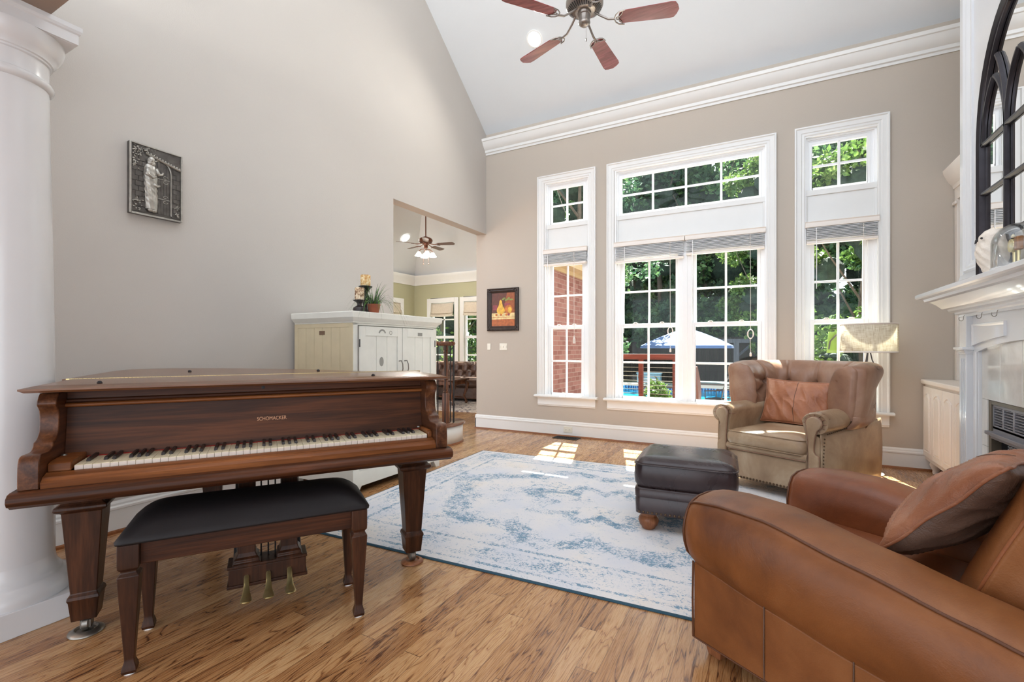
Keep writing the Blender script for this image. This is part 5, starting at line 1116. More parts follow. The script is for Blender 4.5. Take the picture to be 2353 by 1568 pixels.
# ---------------------------------------------------------------- arched mirror with tracery, leaning on the mantel
MI = thing('arched_mirror', 'dark bronze arched tracery mirror standing on the mantel', 'mirror', (XB - .05, YC - .01, 1.452))
bronze = simple('dark_bronze', s2l(48, 45, 50), .3, metal=.55, var=.25, sc_=14)
HW = .47; SP = .75        # half width, spring height
def archpt(t, hw, sp, ex=1.42): # pointed-round arch outline from left foot over to right foot
    if t < .28: return (hw, sp * t / .28)
    if t > .72: return (-hw, sp * (1 - t) / .28)
    a = (t - .28) / .44 * PI; return (hw * math.cos(a), sp + hw * ex * math.sin(a))
m = MB(); rs = []
for k in range(61):
    t_ = k / 60; y, z = archpt(t_, HW, SP); y2, z2 = archpt(t_, HW - .045, SP)
    rs.append([(.0, y, z), (-.028, y, z), (-.034, y * .97 + y2 * .03, z), (-.020, (y + y2) / 2, (z + z2) / 2), (-.030, y2 + (y - y2) * .25, z2 + (z - z2) * .25), (-.012, y2, z2), (0, y2, z2)])
m.rings(rs); m.build('frame', bronze, MI, smooth=40)
m = MB(); m.box(-.034, 0, -HW, HW, 0, .045); m.build('bottom_rail', bronze, MI, bevel=.006)
mir = NT('mirror_glass'); mir.set(color=(.93, .93, .92), metal=1., rough=.015)
m = MB(); pts = [archpt(k / 60, HW - .02, SP) for k in range(61)]; m.prism(pts, 'x', -.006, -.001); m.build('mirror_glass', mir.m, MI, smooth=0)
def bar(pts, name='tracery_bar'):
    m = MB(); rs = []
    P_ = [Vector((0, y, z)) for y, z in pts]
    for i, p in enumerate(P_):
        d = (P_[min(i + 1, len(P_) - 1)] - P_[max(i - 1, 0)]).normalized(); n = Vector((0, -d.z, d.y)); rs.append([p + n * .013 + Vector((-.008, 0, 0)), p + n * .013 + Vector((-.016, 0, 0)), p + n * .005 + Vector((-.026, 0, 0)), p - n * .005 + Vector((-.026, 0, 0)), p - n * .013 + Vector((-.016, 0, 0)), p - n * .013 + Vector((-.008, 0, 0))])
    m.rings(rs); m.build(name, bronze, MI, smooth=30)
third = (HW - .045) / 1.5
for y in (-third * .5, third * .5): bar([(y, .04), (y, SP + .02)])
for z in (.22, .49): bar([(-HW + .03, z), (HW - .03, z)])
bar([(-HW + .03, .76), (HW - .03, .76)])
R_ = third
for c0 in (-third, 0, third):              # pointed lancets
    bar([(c0 - third / 2 + (1 - math.cos(a)) * third * .9, SP + math.sin(a) * .36) for a in [k * .12 for k in range(10)]]); bar([(c0 + third / 2 - (1 - math.cos(a)) * third * .9, SP + math.sin(a) * .36) for a in [k * .12 for k in range(10)]])
for s_ in (-1, 1): bar([(s_ * (HW - .05) - s_ * (1 - math.cos(a)) * HW * .95, SP + math.sin(a) * .62) for a in [k * .13 for k in range(11)]]); bar([(s_ * third / 2 + s_ * (1 - math.cos(a)) * HW * .6, SP + .02 + math.sin(a) * .50) for a in [k * .13 for k in range(8)]])
# ---------------------------------------------------------------- things on the mantel
owlm = simple('white_feathered_resin', s2l(226, 216, 204), .8, var=.06, sc_=30, bump=.004, bscale=60)
OWX, OWY = 1.0, 3.215
O = thing('owl_figurine', 'white feathered owl figurine on the mantel beside the glass dome', 'figurine', (OWX, OWY, 1.453)); O.scale = (1.12, 1.12, 1.15)
m = MB()
def owl(u, v):
    a = 2 * PI * u; z = .012 + .200 * v; r = spline_at([(0, .030), (.03, .045), (.08, .060), (.12, .062), (.15, .054), (.18, .048), (.20, .030), (.213, .001)], z)
    y = -.012 + .03 * (1 - v); f = 1 + .045 * math.sin(a * 9 + z * 140) * (v < .72) ; return (r * .85 * math.cos(a) * f, y * (-1) + r * 1.15 * math.sin(a) * f + .015 * math.sin(PI * v), z)
m.grid(owl, 48, 40, cu=True); m.build('body', owlm, O, smooth=180)
m = MB(); m.ball((-.0445, -.022, .166), .0050, 8, 6); m.ball((-.047, .024, .166), .0050, 8, 6); m.build('eye', M['black'], O)
m = MB(); m.lathe([(.006, 0), (.001, .016)], n=8, M=Matrix.Translation((-.054, .000, .160)) @ Matrix.Rotation(PI * 1.15, 4, 'Y')); m.build('beak', M['black'], O)
for y in (-.012, .025): m = MB(); m.tube([(-.01, y, 0), (-.01, y, .03)], .006, 8); m.build('leg', simple('brown_leg', s2l(96, 64, 50), .6) if y < 0 else bpy.data.materials['brown_leg'], O)
D = thing('glass_cloche', 'clear glass dome on the mantel covering a gilt clock movement', 'glass dome', (1.0, 2.95, 1.453)); D.scale = (1.04, 1.04, 1.04)
m = MB(); m.lathe([(.082, 0), (.082, .11)] + [(.082 * math.cos(a), .11 + .086 * math.sin(a)) for a in [k * PI / 28 for k in range(1, 14)]] + [(.001, .196)], n=48, cap=False); m.build('dome', M['dome'], D, smooth=180, solid=.004)
m = MB(); m.lathe([(.085, 0), (.087, .006), (.082, .010), (0, .010)], n=40); m.build('base', M['gloss'], D)
gold = simple('pale_gold', s2l(212, 200, 150), .25, metal=.8)
K = thing('gilt_ornament', 'small gilt clock movement on two posts under the glass dome', 'ornament', (1.0, 2.965, 1.4635)); 
for y in (-.022, .018): m = MB(); m.tube([(0, y, .0), (0, y, .075)], .007, 8); m.build('post', gold, K)
m = MB(); m.lathe([(.004, -.012), (.030, -.010), (.032, .0), (.030, .010), (.004, .012)], n=24, M=Matrix.Translation((-.004, .018, .10)) @ Matrix.Rotation(PI / 2, 4, 'Y')); m.build('dial', gold, K, smooth=30)
m = MB(); m.box(-.012, .012, -.04, -.008, .072, .135); m.build('side_plate', simple('antique_copper', s2l(150, 104, 66), .4, metal=.6), K, bevel=.005); m = MB(); m.lathe([(.006, 0), (.009, .008), (.003, .016)], (-.004, .018, .135), 12); m.build('finial', gold, K)
# ---------------------------------------------------------------- base cabinet and shelving in the alcove
BC = thing('built_in_cabinet', 'cream base cabinet with arched raised-panel doors in the alcove beside the fireplace', 'cabinet', (1.25, 4.74, 0))
m = MB(); m.box(0, .62, -.70, .705, .105, .775); m.build('body', M['cream'], BC, bevel=.003)
m = MB(); m.prism([(.0 - .028, .782), (-.03, .79), (-.03, .806), (-.024, .813), (.64, .813), (.64, .775), (-.02, .775)], 'y', -.70, .712); m.build('countertop', M['cream'], BC, smooth=30)
def cdoor(y0, y1, z0=.145, z1=.755):
    m = MB(); m.box(-.018, 0, y0, y1, z0, z1); d = m.build('door', M['cream'], BC, bevel=.003)
    w = .045; a, b = y0 + w, y1 - w; pts = [(a, z0 + w), (b, z0 + w), (b, z1 - w - .045)] + [(b + (a - b) * k / 10, z1 - w - .045 + .035 * math.sin(PI * k / 10) ** .8) for k in range(1, 10)] + [(a, z1 - w - .045)]
    c = ((a + b) / 2, (z0 + z1) / 2)
    sc3 = lambda k: [(c[0] + (y - c[0]) * (1 - k * .28), c[1] + (z - c[1]) * (1 - k * .09)) for y, z in pts]
    m = MB(); m.rings([[(-.0185, y, z) for y, z in sc3(0)], [(-.0245, y, z) for y, z in sc3(.0)], [(-.0245, y, z) for y, z in sc3(.14)], [(-.0195, y, z) for y, z in sc3(.2)], [(-.0195, y, z) for y, z in sc3(.45)], [(-.026, y, z) for y, z in sc3(1.)]]); m.build('raised_panel', M['cream'], d, smooth=20)
for k in range(5): cdoor(.69 - (k + 1) * .262, .69 - k * .262 - .006)
for y in (.60, -.6): m = MB(); m.lathe([(.022, 0), (.026, .01), (.024, .03), (.036, .055), (.044, .075), (.040, .095), (.034, .106)], (.05, y, 0), 24); m.build('bun_foot', M['cream'], BC, smooth=60)
BS = thing('built_in_bookcase', 'cream bookcase with crown moulding above the base cabinet, mostly behind the chimney breast', 'bookcase', (1.45, 4.74, .813))
m = MB(); m.box(.0, .03, .65, .705, 0, 1.70); m.box(0, .03, -.70, -.64, 0, 1.70); m.box(.0, .43, .68, .705, 0, 1.70); m.box(0, .03, -.7, .7, 1.56, 1.70); m.box(.40, .43, -.7, .7, 0, 1.7); m.build('case', M['cream'], BS, bevel=.003)
for z in (.02, .45, .85, 1.22): m = MB(); m.box(.03, .40, -.68, .68, z, z + .03); m.build('shelf', M['cream'], BS)
m = MB(); m.box(-.018, .0, .64, .712, 1.52, 1.545); m.build('capital', M['cream'], BS, bevel=.004)
m = MB(); m.prism([(.0, 1.66), (-.01, 1.66), (-.015, 1.69), (-.04, 1.72), (-.06, 1.76), (-.075, 1.80), (-.08, 1.83), (.1, 1.83), (.1, 1.66)], 'y', -.7, .712); m.build('crown', M['cream'], BS, smooth=25)
# ================================================================ CEILING FANS, LAMPS, WALL THINGS, FARTHER ROOM
def fan(name, label, loc, rz, R, rod, H, bladem, metal, n=5, light=False, angles=None):
    F = thing(name, label, 'ceiling fan', loc, rz); LT = Matrix.Translation((0, 0, H))
    m = MB(); m.lathe([(.012, .06), (.012, rod)], n=12); m.build('downrod', metal, F)
    m = MB(); m.lathe([(.03, rod - .09), (.06, rod - .06), (.075, rod)], n=24); m.build('canopy', metal, F)
    m = MB(); m.lathe([(.06, -.055), (.085, -.050), (.098, -.040), (.125, -.020), (.135, .0), (.135, .025), (.12, .05), (.085, .07), (.03, .09), (.015, .10)], n=48); mo = m.build('motor_housing', metal, F, smooth=40, M=LT)
    m = MB()
    for k in range(40): a = 2 * PI * k / 40; c, s_ = math.cos(a), math.sin(a); m.add([(r * c - w * s_, r * s_ + w * c, z) for r, w, z in ((.088, -.0025, -.0520), (.088, .0025, -.0520), (.122, .0040, -.026), (.122, -.0040, -.026))], [(0, 1, 2, 3)])
    m.build('vent_slots', M['darkvoid'], mo, smooth=0, M=LT)
    m = MB(); m.lathe([(.050, -.055), (.048, -.07), (.042, -.075), (.040, -.12), (.042, -.125), (.040, -.135), (.022, -.150), (.0, -.152)], n=32); m.build('switch_housing', metal, F, smooth=40, M=LT)
    m = MB(); m.tube([(.02, -.02, -.14), (.02, -.02, -.25)], .0012, 5); m.lathe([(.001, -.25), (.006, -.262), (.005, -.275), (.001, -.28)], (.02, -.02, 0), 8); m.build('pull_chain', metal, F, M=LT)
    for k in range(n):
        a = 2 * PI * k / n if angles is None else angles[k]; Mx = Matrix.Rotation(a, 4, 'Z') @ Matrix.Translation((0, 0, -.035)) @ Matrix.Rotation(math.radians(-11), 4, 'X')
        m = MB(); pts = []
        w0, w1 = .052, .066; r0, r1 = .235, R
        out = [(r0 + .012, -w0 * .7), (r0 + .03, -w0), (r1 - .06, -w1), (r1 - .03, -w1 * .93), (r1 - .012, -w1 * .55), (r1, 0), (r1 - .012, w1 * .55), (r1 - .03, w1 * .93), (r1 - .06, w1), (r0 + .03, w0), (r0 + .012, w0 * .7), (r0 + .004, 0)]
        m.prism(out, 'z', -.003, .003); b = m.build('blade', bladem, F, bevel=.0015, M=Mx)
        m = MB(); m.tube([Mx @ Vector(p) for p in ((.06, 0, H + .0), (.11, 0, H * .6 - .012), (.17, 0, H * .1 - .012), (.215, 0, -.009))], .008, 8)
        for s_ in (-1, 1): m.tube([Mx @ Vector(p) for p in ((.212, 0, -.009), (.222, s_ * .03, -.008), (.245, s_ * .052, -.007), (.285, s_ * .060, -.006))], .0045, 6); m.tube([Mx @ Vector(p) for p in ((.225, 0, -.009), (.245, s_ * .015, -.008), (.262, s_ * .030, -.007), (.270, s_ * .052, -.006))], .0035, 6)
        m.tube([Mx @ Vector((.238 + .014 * math.cos(q), .012 * math.sin(q), -.008)) for q in [j * PI / 5 for j in range(10)]], .003, 5, loop=True)
        m.build('blade_iron', metal, b, smooth=60)
    return F
blade = wood('reddish_fan_blade', s2l(112, 44, 46), s2l(172, 92, 92), 'x', .30, 1.2, .5)
nickel = simple('pewter_metal', s2l(150, 142, 136), .28, metal=.85, var=.15)
fan('ceiling_fan', 'red-brown five-blade ceiling fan with pewter motor at the top of the picture', (-1.161, 3.281, 3.50), 0, .655, 2.10, .085, blade, nickel, angles=[math.radians(a) for a in (16, 88, 160, 232, 304)])
cop = simple('copper_bronze', s2l(120, 78, 62), .35, metal=.6, var=.2); bl2 = wood('walnut_fan_blade', s2l(86, 60, 50), s2l(130, 98, 84), 'x', .4, 1.2, .3)
f2 = fan('ceiling_fan', 'copper fan with frosted bell lamps hanging in the farther room', (-6.02, 7.56, 3.20), math.radians(20), .60, 1.20, .03, bl2, cop)
for k in range(4):
    a = k * PI / 2 + .5; c, s_ = math.cos(a), math.sin(a); m = MB(); m.tube([(.03 * c, .03 * s_, -.13), (.09 * c, .09 * s_, -.14), (.13 * c, .13 * s_, -.17), (.135 * c, .135 * s_, -.20)], .008, 6); ar = m.build('lamp_arm', cop, f2)
    l = bpy.data.lights.new('fan_bulb', 'POINT'); l.energy = 3.5; l.color = (1, .95, .88); l.shadow_soft_size = .04; lo_ = bpy.data.objects.new('fan_bulb', l); C.objects.link(lo_); lo_.parent = ar; lo_.location = (.14 * c, .14 * s_, -.29)
    m = MB(); m.lathe([(.02, -.19), (.035, -.205), (.05, -.235), (.075, -.265), (.08, -.275)], (.14 * c, .14 * s_, 0), 20, cap=False); m.build('glass_bell', M['shadeglow'], ar, smooth=180, solid=.003)
for sx in (-.05, .06): m = MB(); m.tube([(sx, .0, -.15), (sx, 0, -.42)], .0015, 4); m.ball((sx, 0, -.43), .012, 8, 6); m.build('pull_chain', cop, f2)
# recessed lamps (lit): trim ring, glowing lens, and the light it gives
def recessed(loc, nrm, label, group, power=14, rad=.075):
    n = Vector(nrm).normalized(); q = n.to_track_quat('Z', 'Y').to_matrix().to_4x4(); Mx = Matrix.Translation(loc) @ q
    t = thing('recessed_light', label, 'ceiling light', (0, 0, 0), 0, group); t.matrix_world = Mx
    m = MB(); m.lathe([(rad, .0), (rad + .018, .0), (rad + .018, -.004), (rad + .012, -.007), (rad, -.006)], n=32, cap=False); m.build('trim_ring', M['trim'], t, smooth=40)
    m = MB(); m.disc((0, 0), rad, 32, -.003); m.build('lens', M['lampdisc'], t, smooth=0)
    if power:
        l = bpy.data.lights.new('recessed_bulb', 'SPOT'); l.energy = power; l.spot_size = 2.4; l.spot_blend = .8; l.color = (1, .95, .88); l.shadow_soft_size = .06
        o = bpy.data.objects.new('recessed_bulb', l); C.objects.link(o); o.parent = t; o.location = (0, 0, -.02)
# on the sloped ceiling: slope normal
sn = Vector((0, .804, 1))
def onceil(px): return None
recessed((-2.262, 4.745, 4.520), (0, .804, 1), 'round lit recessed light on the sloped ceiling left of the fan', 'recessed ceiling lights', 40)
recessed((-6.872, 7.934, 3.462), (-.9, 0, 1), 'round lit recessed light on the farther room ceiling, left of the copper fan', 'recessed ceiling lights', 14, .10)
# ---------------------------------------------------------------- relief plaque on the left wall
SV = simple('polished_pewter', s2l(176, 172, 164), .3, metal=.6, var=.18, sc_=40); SVD = simple('dark_pewter', s2l(96, 92, 88), .36, metal=.6, var=.35, sc_=26)
RY = 1.565; rz_ = math.atan2(1, .0211)
PQ = thing('relief_plaque', 'pewter relief plaque of a robed figure at an arched door on the left wall', 'wall plaque', (xw(RY) + .0005, RY, 2.13), math.radians(90 - 1.21))
# local: x along wall (+Y), y into wall, z up.  0.285 wide, 0.43 tall
PW, PH = .145, .217; 
m = MB(); m.box(-PW, PW, -.028, 0, -PH, PH); m.build('backing', SVD, PQ, bevel=.003)
m = MB(); frame_rect(m, -PW, PW, -PH, PH, .009, -.036, -.028); m.build('border', SV, PQ, bevel=.002)
m = MB(); yb = -.028
rnd = random.Random(4)
m.box(-PW + .01, PW - .01, yb - .001, yb, -PH + .01, PH - .01)
for r in range(11):
    z = -PH + .018 + r * .031; off = (r % 2) * .018
    for c in range(-1, 5):
        x = -PW + .012 + off + c * .036
        if x < -PW + .01 or x + .033 > -.045: continue
        m.box(x, x + .033, yb - .004 - rnd.random() * .002, yb, z, z + .028)
    for c in range(2):
        x = .083 + (r % 2) * .008 + c * .026
        if x + .022 < PW - .008: m.box(x, x + .022, yb - .004 - rnd.random() * .002, yb, z, z + .028)
m.build('stone_wall', SVD, PQ, bevel=.002)
m = MB(); dcx = .028
for k in range(6): x = -.028 + k * .0165; zt = .08 + .06 * math.sqrt(max(0, 1 - ((x + .008 - dcx + .012) / .06) ** 2)); m.box(x, x + .0148, yb - .003, yb, -PH + .025, zt)
m.build('plank_door', SVD, PQ, bevel=.001)
m = MB(); m.tube([(.078, yb - .005, -PH + .025), (.078, yb - .005, .06)] + [(.022 + .056 * math.cos(a), yb - .005, .07 + .075 * math.sin(a)) for a in [j * PI / 12 for j in range(13)]], .0045, 6)
for (cx, cz) in ((.045, .03), (.045, -.095)):
    m.tube([(.0, yb - .005, cz), (.07, yb - .005, cz)], .0022, 5)
    for sg in (-1, 1): m.tube([(cx + .016 * math.cos(a) * (1 - a / 9), yb - .005, cz + sg * (.014 + .012 * math.sin(a) * (1 - a / 9))) for a in [j * .5 for j in range(13)]], .002, 5)
m.build('iron_hinges', SV, PQ, smooth=60)
m = MB(); m.tube([(-.06, yb - .006, .165), (.13, yb - .008, .115)], .007, 6)
for k in range(12): m.ball((-.05 + k * .016, yb - .008, .172 - k * .0042), .006, 6, 5)
m.build('lintel', SV, PQ, smooth=60)
m = MB()
for k in range(150):
    a = rnd.random(); cxs = rnd.choice([(-.115, .17, .03, .04), (-.12, .10, .02, .05), (-.105, -.15, .025, .055), (.115, -.155, .02, .05), (-.07, .185, .05, .015)]); p = (cxs[0] + rnd.gauss(0, .5) * cxs[2], yb - .005 - rnd.random() * .006, cxs[1] + rnd.gauss(0, .5) * cxs[3])
    if abs(p[0]) < PW - .015 and abs(p[2]) < PH - .015: m.ball(p, .0045, 7, 5, sx=rnd.uniform(.6, 1.5), sz=rnd.uniform(.5, 1.2))
m.build('ivy', SV, PQ, smooth=60)
# robed figure as one continuous body, robe folds
m = MB()
def robe(u, v):
    a = 2 * PI * u; z = -.175 + .285 * v
    rx = spline_at([(-.175, .030), (-.12, .034), (-.04, .033), (.02, .037), (.07, .034), (.095, .026), (.11, .010)], z); ry = rx * .55
    f = 1 + .09 * math.sin(a * 9 + z * 34) * (1 - v) + .07 * math.sin(z * 190 + a * 4) * math.sin(PI * v)
    return (-.032 - .008 * v + rx * f * math.cos(a), yb - .010 + ry * f * math.sin(a), z)
m.grid(robe, 40, 44, cu=True); m.ball((-.035, yb - .016, .128), .019, 14, 10, sz=1.2); m.ball((-.037, yb - .015, .118), .024, 12, 8, sx=.9, sy=.7, sz=1.15); m.ball((-.026, yb - .022, .108), .010, 8, 6, sz=1.4)
m.tube([(-.055, yb - .018, .075), (-.062, yb - .024, .035), (-.035, yb - .030, .02), (-.015, yb - .03, .03)], [.014, .013, .010, .006], 8); m.tube([(-.012, yb - .018, .08), (.004, yb - .024, .045), (.022, yb - .02, .055), (.028, yb - .018, .07)], [.012, .010, .007, .005], 8)
m.tube([(-.03, yb - .026, -.02), (-.01, yb - .028, -.03), (.006, yb - .026, -.02)], [.010, .008, .006], 8); m.ball((-.04, yb - .014, -.180), .012, 8, 5, sx=1.4); m.ball((-.02, yb - .016, -.182), .012, 8, 5, sx=1.4)
m.build('robed_figure', SV, PQ, smooth=180)
# ---------------------------------------------------------------- framed still life between the opening and the windows
FX, FZ = (-3.286 - 2.819) / 2, 1.595
PT = thing('framed_still_life', 'small pear and grapes still life painting in a dark carved frame', 'painting', (FX, YB - .002, FZ))
fw, fh = .234, .281
ebn = simple('dark_carved_wood', s2l(52, 42, 38), .45, var=.35, sc_=25, bump=.004, bscale=50)
prof = [(0, 0), (0, -.030), (.010, -.036), (.020, -.026), (.034, -.030), (.048, -.020), (.060, -.012), (.060, 0)]
m = MB(); m.rings([[(px + sx * o, y, pz + sz * o) for o, y in prof] for px, pz, sx, sz in ((-fw, -fh, 1, 1), (-fw, fh, 1, -1), (fw, fh, -1, -1), (fw, -fh, -1, 1))], loop=True)
fr = m.build('frame', ebn, PT, smooth=30)
m = MB()
for sx in (-1, 1):
    for sz in (-1, 1):
        m = MB()
        for (o, r) in ((.02, .016), (.035, .012)): m.ball((sx * (fw - o), -.03, sz * (fh - o * 1.1)), r, 10, 6, sy=.5); m.ball((sx * (fw - .022), -.03, sz * (fh - .065)), .009, 8, 6, sy=.5, sz=2); m.ball((sx * (fw - .068), -.03, sz * (fh - .022)), .009, 8, 6, sy=.5, sx=2)
        m.box(min(sx * fw, sx * (fw - .05)), max(sx * fw, sx * (fw - .05)), -.026, -.02, min(sz * fh, sz * (fh - .05)), max(sz * fh, sz * (fh - .05)))
        m.build('corner_carving', ebn, fr, smooth=60)
def flat(name, col): t = NT(name); co = t.co(); nz = t.noise(co, 30, 4); t.set(color=t.ramp(nz, [(.3, tuple(c * .7 for c in col)), (.7, tuple(min(1, c * 1.25) for c in col))]), rough=.4); return t.m
cw, ch = fw - .056, fh - .056
m = MB(); mats = [flat('paint_umber', s2l(92, 40, 18)), flat('paint_cloth', s2l(226, 200, 140)), flat('paint_table', s2l(176, 92, 34)), flat('paint_pear', s2l(222, 172, 56)), flat('paint_apple', s2l(196, 110, 34)), flat('paint_grape', s2l(150, 58, 66)), flat('paint_leaf', s2l(130, 140, 60)), flat('paint_orange_ground', s2l(150, 76, 26))]
def fl(pts, k, y): m.cur = k; m.add([(x, y, z) for x, z in pts], [tuple(range(len(pts)))])
def ell(cx, cz, rx, rz, k, y, n=20): fl([(cx + rx * math.cos(2 * PI * j / n), cz + rz * math.sin(2 * PI * j / n)) for j in range(n)], k, y)
fl([(-cw, -ch), (cw, -ch), (cw, ch), (-cw, ch)], 0, -.0080); fl([(.0, -.05), (cw, -.05), (cw, ch), (.06, ch)], 7, -.0084)
fl([(-cw, -.10), (cw, -.10), (cw, -.045), (-cw, -.045)], 1, -.0086); fl([(-cw, -.215), (cw, -.215), (cw, -.10), (-cw, -.10)], 2, -.0086); fl([(-cw, -.128), (cw, -.128), (cw, -.105), (-cw, -.105)], 1, -.0088)
for k in range(9): ell(-.14 + .022 * (k % 3), .05 - .022 * (k // 3), .012, .012, 5, -.0092 - k * 1e-5)
for k in range(8): ell(.03 + .02 * (k % 4), .075 - .018 * (k // 4), .011, .011, 5, -.0092 - k * 1e-5)
ell(.085, .0, .056, .060, 4, -.0096); ell(.10, -.005, .030, .040, 3, -.0098)
pw = [(-.06, .002), (-.055, .034), (-.035, .056), (-.01, .062), (.015, .054), (.04, .038), (.065, .027), (.09, .022), (.115, .018), (.13, .002)]
fl([(-.035 + w_, z_) for z_, w_ in pw] + [(-.035 - w_, z_) for z_, w_ in pw[::-1]], 3, -.0100)
for k, x in enumerate((-.10, -.03, .05, .085)): ell(x, -.068, .017, .015, 4 if k != 3 else 5, -.0104 - k * 1e-4)
for k in range(7): ell(.0 + .022 * k, .135 + .014 * math.sin(k * 2.), .019, .011, 6, -.0106 - k * 1e-5)
m.build('canvas', mats, PT, smooth=0)
# switches, outlet, vent
plate = simple('ivory_plastic', s2l(232, 228, 214), .4, var=.01)
def switch(x, z, w, h, n, label, cat='light switch'):
    t = thing('light_switch', label, cat, (x, YB - .0005, z)); m = MB(); m.box(-w / 2, w / 2, -.006, 0, -h / 2, h / 2); m.build('cover_plate', plate, t, bevel=.002)
    for k in range(n): xx = (k - (n - 1) / 2) * .045; m = MB(); m.box(xx - .006, xx + .006, -.014, -.005, -.012, .012); m.build('toggle', plate, t, bevel=.002)
switch(-3.273, 1.105, .052, .085, 0, 'narrow blank ivory wall plate below the still life painting'); switch(-3.052, 1.105, .114, .088, 3, 'triple ivory light switch right of the blank wall plate')
t = thing('wall_outlet', 'ivory electrical outlet set sideways in the back baseboard', 'outlet', (-2.137, YB - .0165, .088)); m = MB(); m.box(-.056, .056, -.006, 0, -.036, .036); m.build('cover_plate', plate, t, bevel=.002)
for xx in (-.021, .021): m = MB(); m.box(xx - .014, xx + .014, -.008, -.005, -.014, .014); r_ = m.build('receptacle', plate, t, bevel=.003); m = MB(); m.box(xx - .006, xx - .001, -.0085, -.0078, -.006, -.003); m.box(xx - .006, xx - .001, -.0085, -.0078, .003, .006); m.box(xx + .005, xx + .008, -.0085, -.0078, -.002, .002); m.build('slots', M['darkvoid'], r_, smooth=0)
t = thing('floor_vent', 'dark bronze floor register near the back wall', 'floor vent', (-2.12, 5.345, 0)); m = MB(); m.box(-.15, .15, -.075, .075, 0, .003); m.build('backing', M['darkvoid'], t); m = MB(); frame_rect(m, -.155, .155, -.08, .08, .018, 0, .006); m.v = [(x, z, y) for x, y, z in m.v]; m.build('rim', M['black'], t, bevel=.001)
for k in range(12): x = -.13 + k * .0235; m = MB(); m.tube([(x, -.06, .004), (x + .01, -.02, .005), (x - .005, .02, .005), (x + .005, .06, .004)], .003, 4); m.build('scroll_bar', M['black'], t)
# ---------------------------------------------------------------- stair newel, balusters, handrail
NW = thing('stair_railing', 'stair railing with wooden newel post, black balusters and curled handrail at the opening', 'stair railing', (-3.29, 4.42, 0))
m = MB()
m.lathe([(.0, 0)], n=3) if 0 else None
m.grid(lambda u, v: (.33 * math.cos(PI * 2 * u) * .62, .30 * math.sin(PI * 2 * u), .02 + .19 * v), 36, 2, cu=True); m.build('curved_riser', M['trim'], NW, smooth=180, solid=.01)
m = MB(); m.rings([[(.33 * .62 * k * math.cos(a), .30 * k * math.sin(a), z) for a in [2 * PI * j / 36 for j in range(36)]] for k, z in ((1.08, .205), (1.13, .212), (1.13, .228), (1.10, .235))]); m.build('tread', wood('stair_tread', s2l(96, 58, 40), s2l(150, 102, 74), 'y', .25, 1, .5), NW, smooth=50)
m = MB(); m.rings([[(.33 * .62 * k * math.cos(a), .30 * k * math.sin(a), z) for a in [2 * PI * j / 36 for j in range(36)]] for k, z in ((1.02, 0), (1.07, .002), (1.05, .02))]); m.build('shoe_moulding', M['shoe'], NW, smooth=50)
m = MB(); m.sq([(.030, .235), (.030, .56), (.026, .575)], (.06, 0)); m.lathe([(.026, .575), (.032, .59), (.020, .60), (.030, .63), (.026, .70), (.018, .72), (.028, .735), (.018, .75), (.026, .85), (.020, 1.02), (.030, 1.04), (.020, 1.055), (.030, 1.07), (.026, 1.10), (.026, 1.12)], (.06, 0, 0), 20); m.build('newel_post', M['walnut'], NW, smooth=40)
m = MB()
vol = [(.06 + .085 * math.cos(a) * (1 - a * .03), .0 + .085 * math.sin(a) * (1 - a * .03), 1.14) for a in [j * .35 for j in range(18)]]
m.tube(vol, .026, 10); m.lathe([(.09, 1.118), (.095, 1.13), (.09, 1.15), (.07, 1.162), (0, 1.163)], (.06, 0, 0), 28); m.tube([(-.02, -.06, 1.145), (-.10, -.18, 1.15), (-.20, -.30, 1.20), (-.27, -.42, 1.34), (-.30, -.60, 1.53), (-.30, -.80, 1.75), (-.30, -1.1, 2.08)], .028, 10); m.build('handrail', M['walnut'], NW, smooth=60)
for (bx_, by_, zt) in ((.15, .02, 1.13), (.12, .075, 1.13), (.06, .09, 1.13), (.0, -.07, 1.13), (.10, -.07, 1.13), (-.10, -.19, 1.14)): m = MB(); m.tube([(bx_, by_, .23), (bx_, by_, zt)], .0065, 6); m.build('baluster', M['black'], NW)
m = MB(); m.tube([(-.17, -.27, .0), (-.17, -.27, 1.17)], .0065, 6)
for k in range(4): m.tube([(-.17, -.27 + .02 * math.cos(a), .70 + .09 * k + .03 * math.sin(a)) for a in [2 * PI * j / 10 for j in range(10)]], .004, 5, loop=True)
m.build('scrolled_baluster', M['black'], NW, smooth=60)
m = MB(); m.box(-.75, -.22, -.70, -.34, 0, .19); m.box(-.75, -.22, -1.0, -.62, .19, .38); m.build('stair_steps', M['trim'], NW, smooth=0)
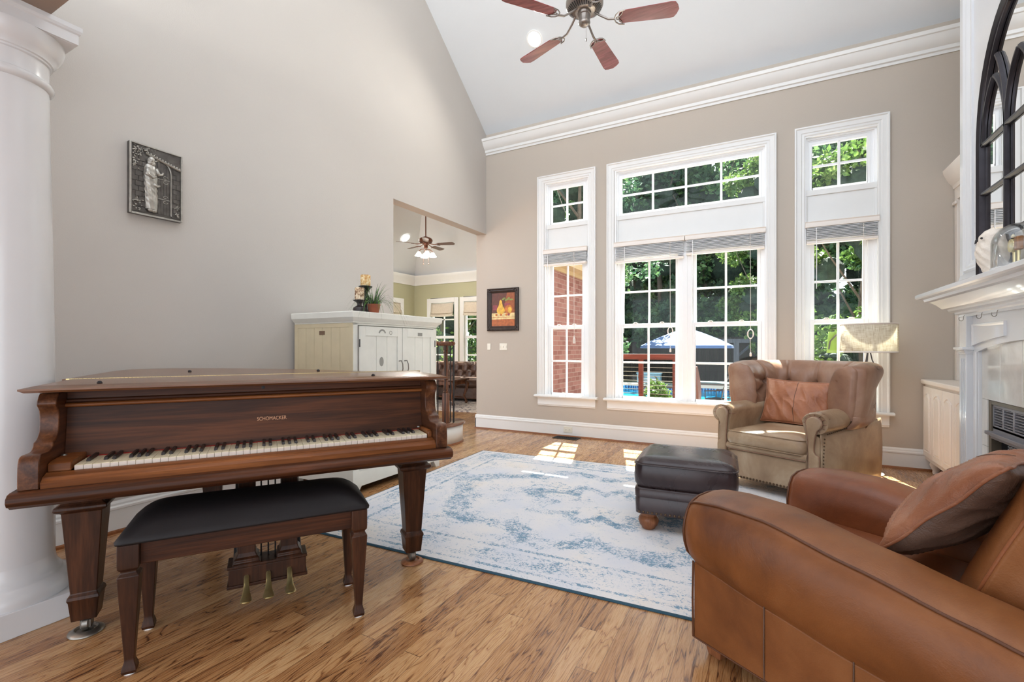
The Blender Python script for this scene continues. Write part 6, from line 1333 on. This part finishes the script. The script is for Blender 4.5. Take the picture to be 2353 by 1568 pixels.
# ---------------------------------------------------------------- chesterfield sofa, coffee table and rug in the farther room
SF = thing('chesterfield_sofa', 'brown leather button-tufted sofa below the farther room windows', 'sofa', (-5.9, 8.25, 0), math.radians(6))
m = MB(); m.box(-1.15, 1.15, -.42, .42, .06, .30); m.build('base', M['sofa'], SF, bevel=.03)
for k in range(3):
    m = MB(); x0 = -1.0 + k * .667; rs = []
    m.box(x0 + .004, x0 + .662, -.44, .22, .30, .475); m.build('seat_cushion', M['sofa'], SF, bevel=.045, seg=4)
def sback(u, v):
    x = -1.1 + 2.2 * u; q = v; z = .46 + .30 * min(1, q * 1.5) + (.03 * math.sin(PI * (q - .6) / .4) if q > .6 else 0); y = .20 + .06 * q * 1.2 + (.16 * (q - .6) / .4 if q > .6 else 0)
    if q > .85: z -= .09 * (q - .85) / .15
    d = 0
    for r in range(2):
        zb = .53 + .12 * r; xo_ = .11 * r; xx = ((x + xo_ + 10) % .22) - .11; d += .05 * math.exp(-(xx * xx + (z - zb) ** 2) / .002)
    fx = abs(((x + (z - .53) * .9 + 10) % .22) - .11) ; fx2 = abs(((x - (z - .53) * .9 + 10) % .22) - .11); d += .018 * (math.exp(-(fx - .0) ** 2 / .00025) + math.exp(-fx2 ** 2 / .00025)) * (q < .72)
    return (x, y - .05 + d, z)
m = MB(); m.grid(sback, 150, 34); m.box(-1.12, 1.12, .34, .42, .1, .72); m.build('backrest', M['sofa'], SF, smooth=180)
for s_ in (-1, 1): m = MB(); m.box(s_ * 1.06 - .11, s_ * 1.06 + .11, -.44, .38, .06, .58); m.tube([(s_ * 1.08, -.45, .63), (s_ * 1.08, .38, .63)], .12, 16); m.build('armrest', M['sofa'], SF, smooth=50, bevel=.02)
for x in (-1.05, 1.05):
    for y in (-.36, .36): m = MB(); m.lathe([(.03, 0), (.04, .03), (.03, .06)], (x, y, 0), 12); m.build('foot', M['walnut'], SF)
r2 = NT('pale_oriental_rug'); co = r2.co(); nz = r2.noise(co, 9, 5, .7, 2); r2.set(color=r2.ramp(nz, [(.42, s2l(96, 84, 96)), (.5, s2l(200, 190, 184)), (.6, s2l(220, 210, 198))]), rough=.95)
m = MB(); m.box(-1.5, 1.5, -.95, .95, 0, .01); o = m.build('farther_room_rug', r2.m, smooth=0); o.location = (-5.75, 7.50, 0); o.rotation_euler = (0, 0, math.radians(6)); tag(o, 'pale patterned rug under the coffee table in the farther room', 'rug')
CT = thing('coffee_table', 'carved walnut coffee table with scrolled legs in front of the farther sofa', 'coffee table', (-5.62, 7.40, .0105), math.radians(6))
m = MB(); m.box(-.55, .55, -.30, .30, .455, .485); m.build('table_top', M['walnut'], CT, bevel=.01); m = MB(); m.box(-.50, .50, -.26, .26, .38, .455); m.build('apron', M['walnut'], CT, bevel=.006)
for sx in (-1, 1):
    for sy in (-1, 1): m = MB(); x, y = sx * .47, sy * .24; m.tube([(x, y, .44), (x + sx * .05, y + sy * .03, .38), (x + sx * .04, y + sy * .02, .28), (x - sx * .01, y, .15), (x + sx * .03, y + sy * .01, .06)], [.035, .045, .03, .022, .02], 10); m.ball((x + sx * .035, y + sy * .015, .032), .032, 10, 8); m.build('leg', M['walnut'], CT, smooth=60)
m = MB(); m.tube([(-.45, -.22, .12), (0, 0, .15), (.45, .22, .12)], .01, 6); m.tube([(-.45, .22, .12), (0, 0, .15), (.45, -.22, .12)], .01, 6); m.build('stretcher', M['walnut'], CT)
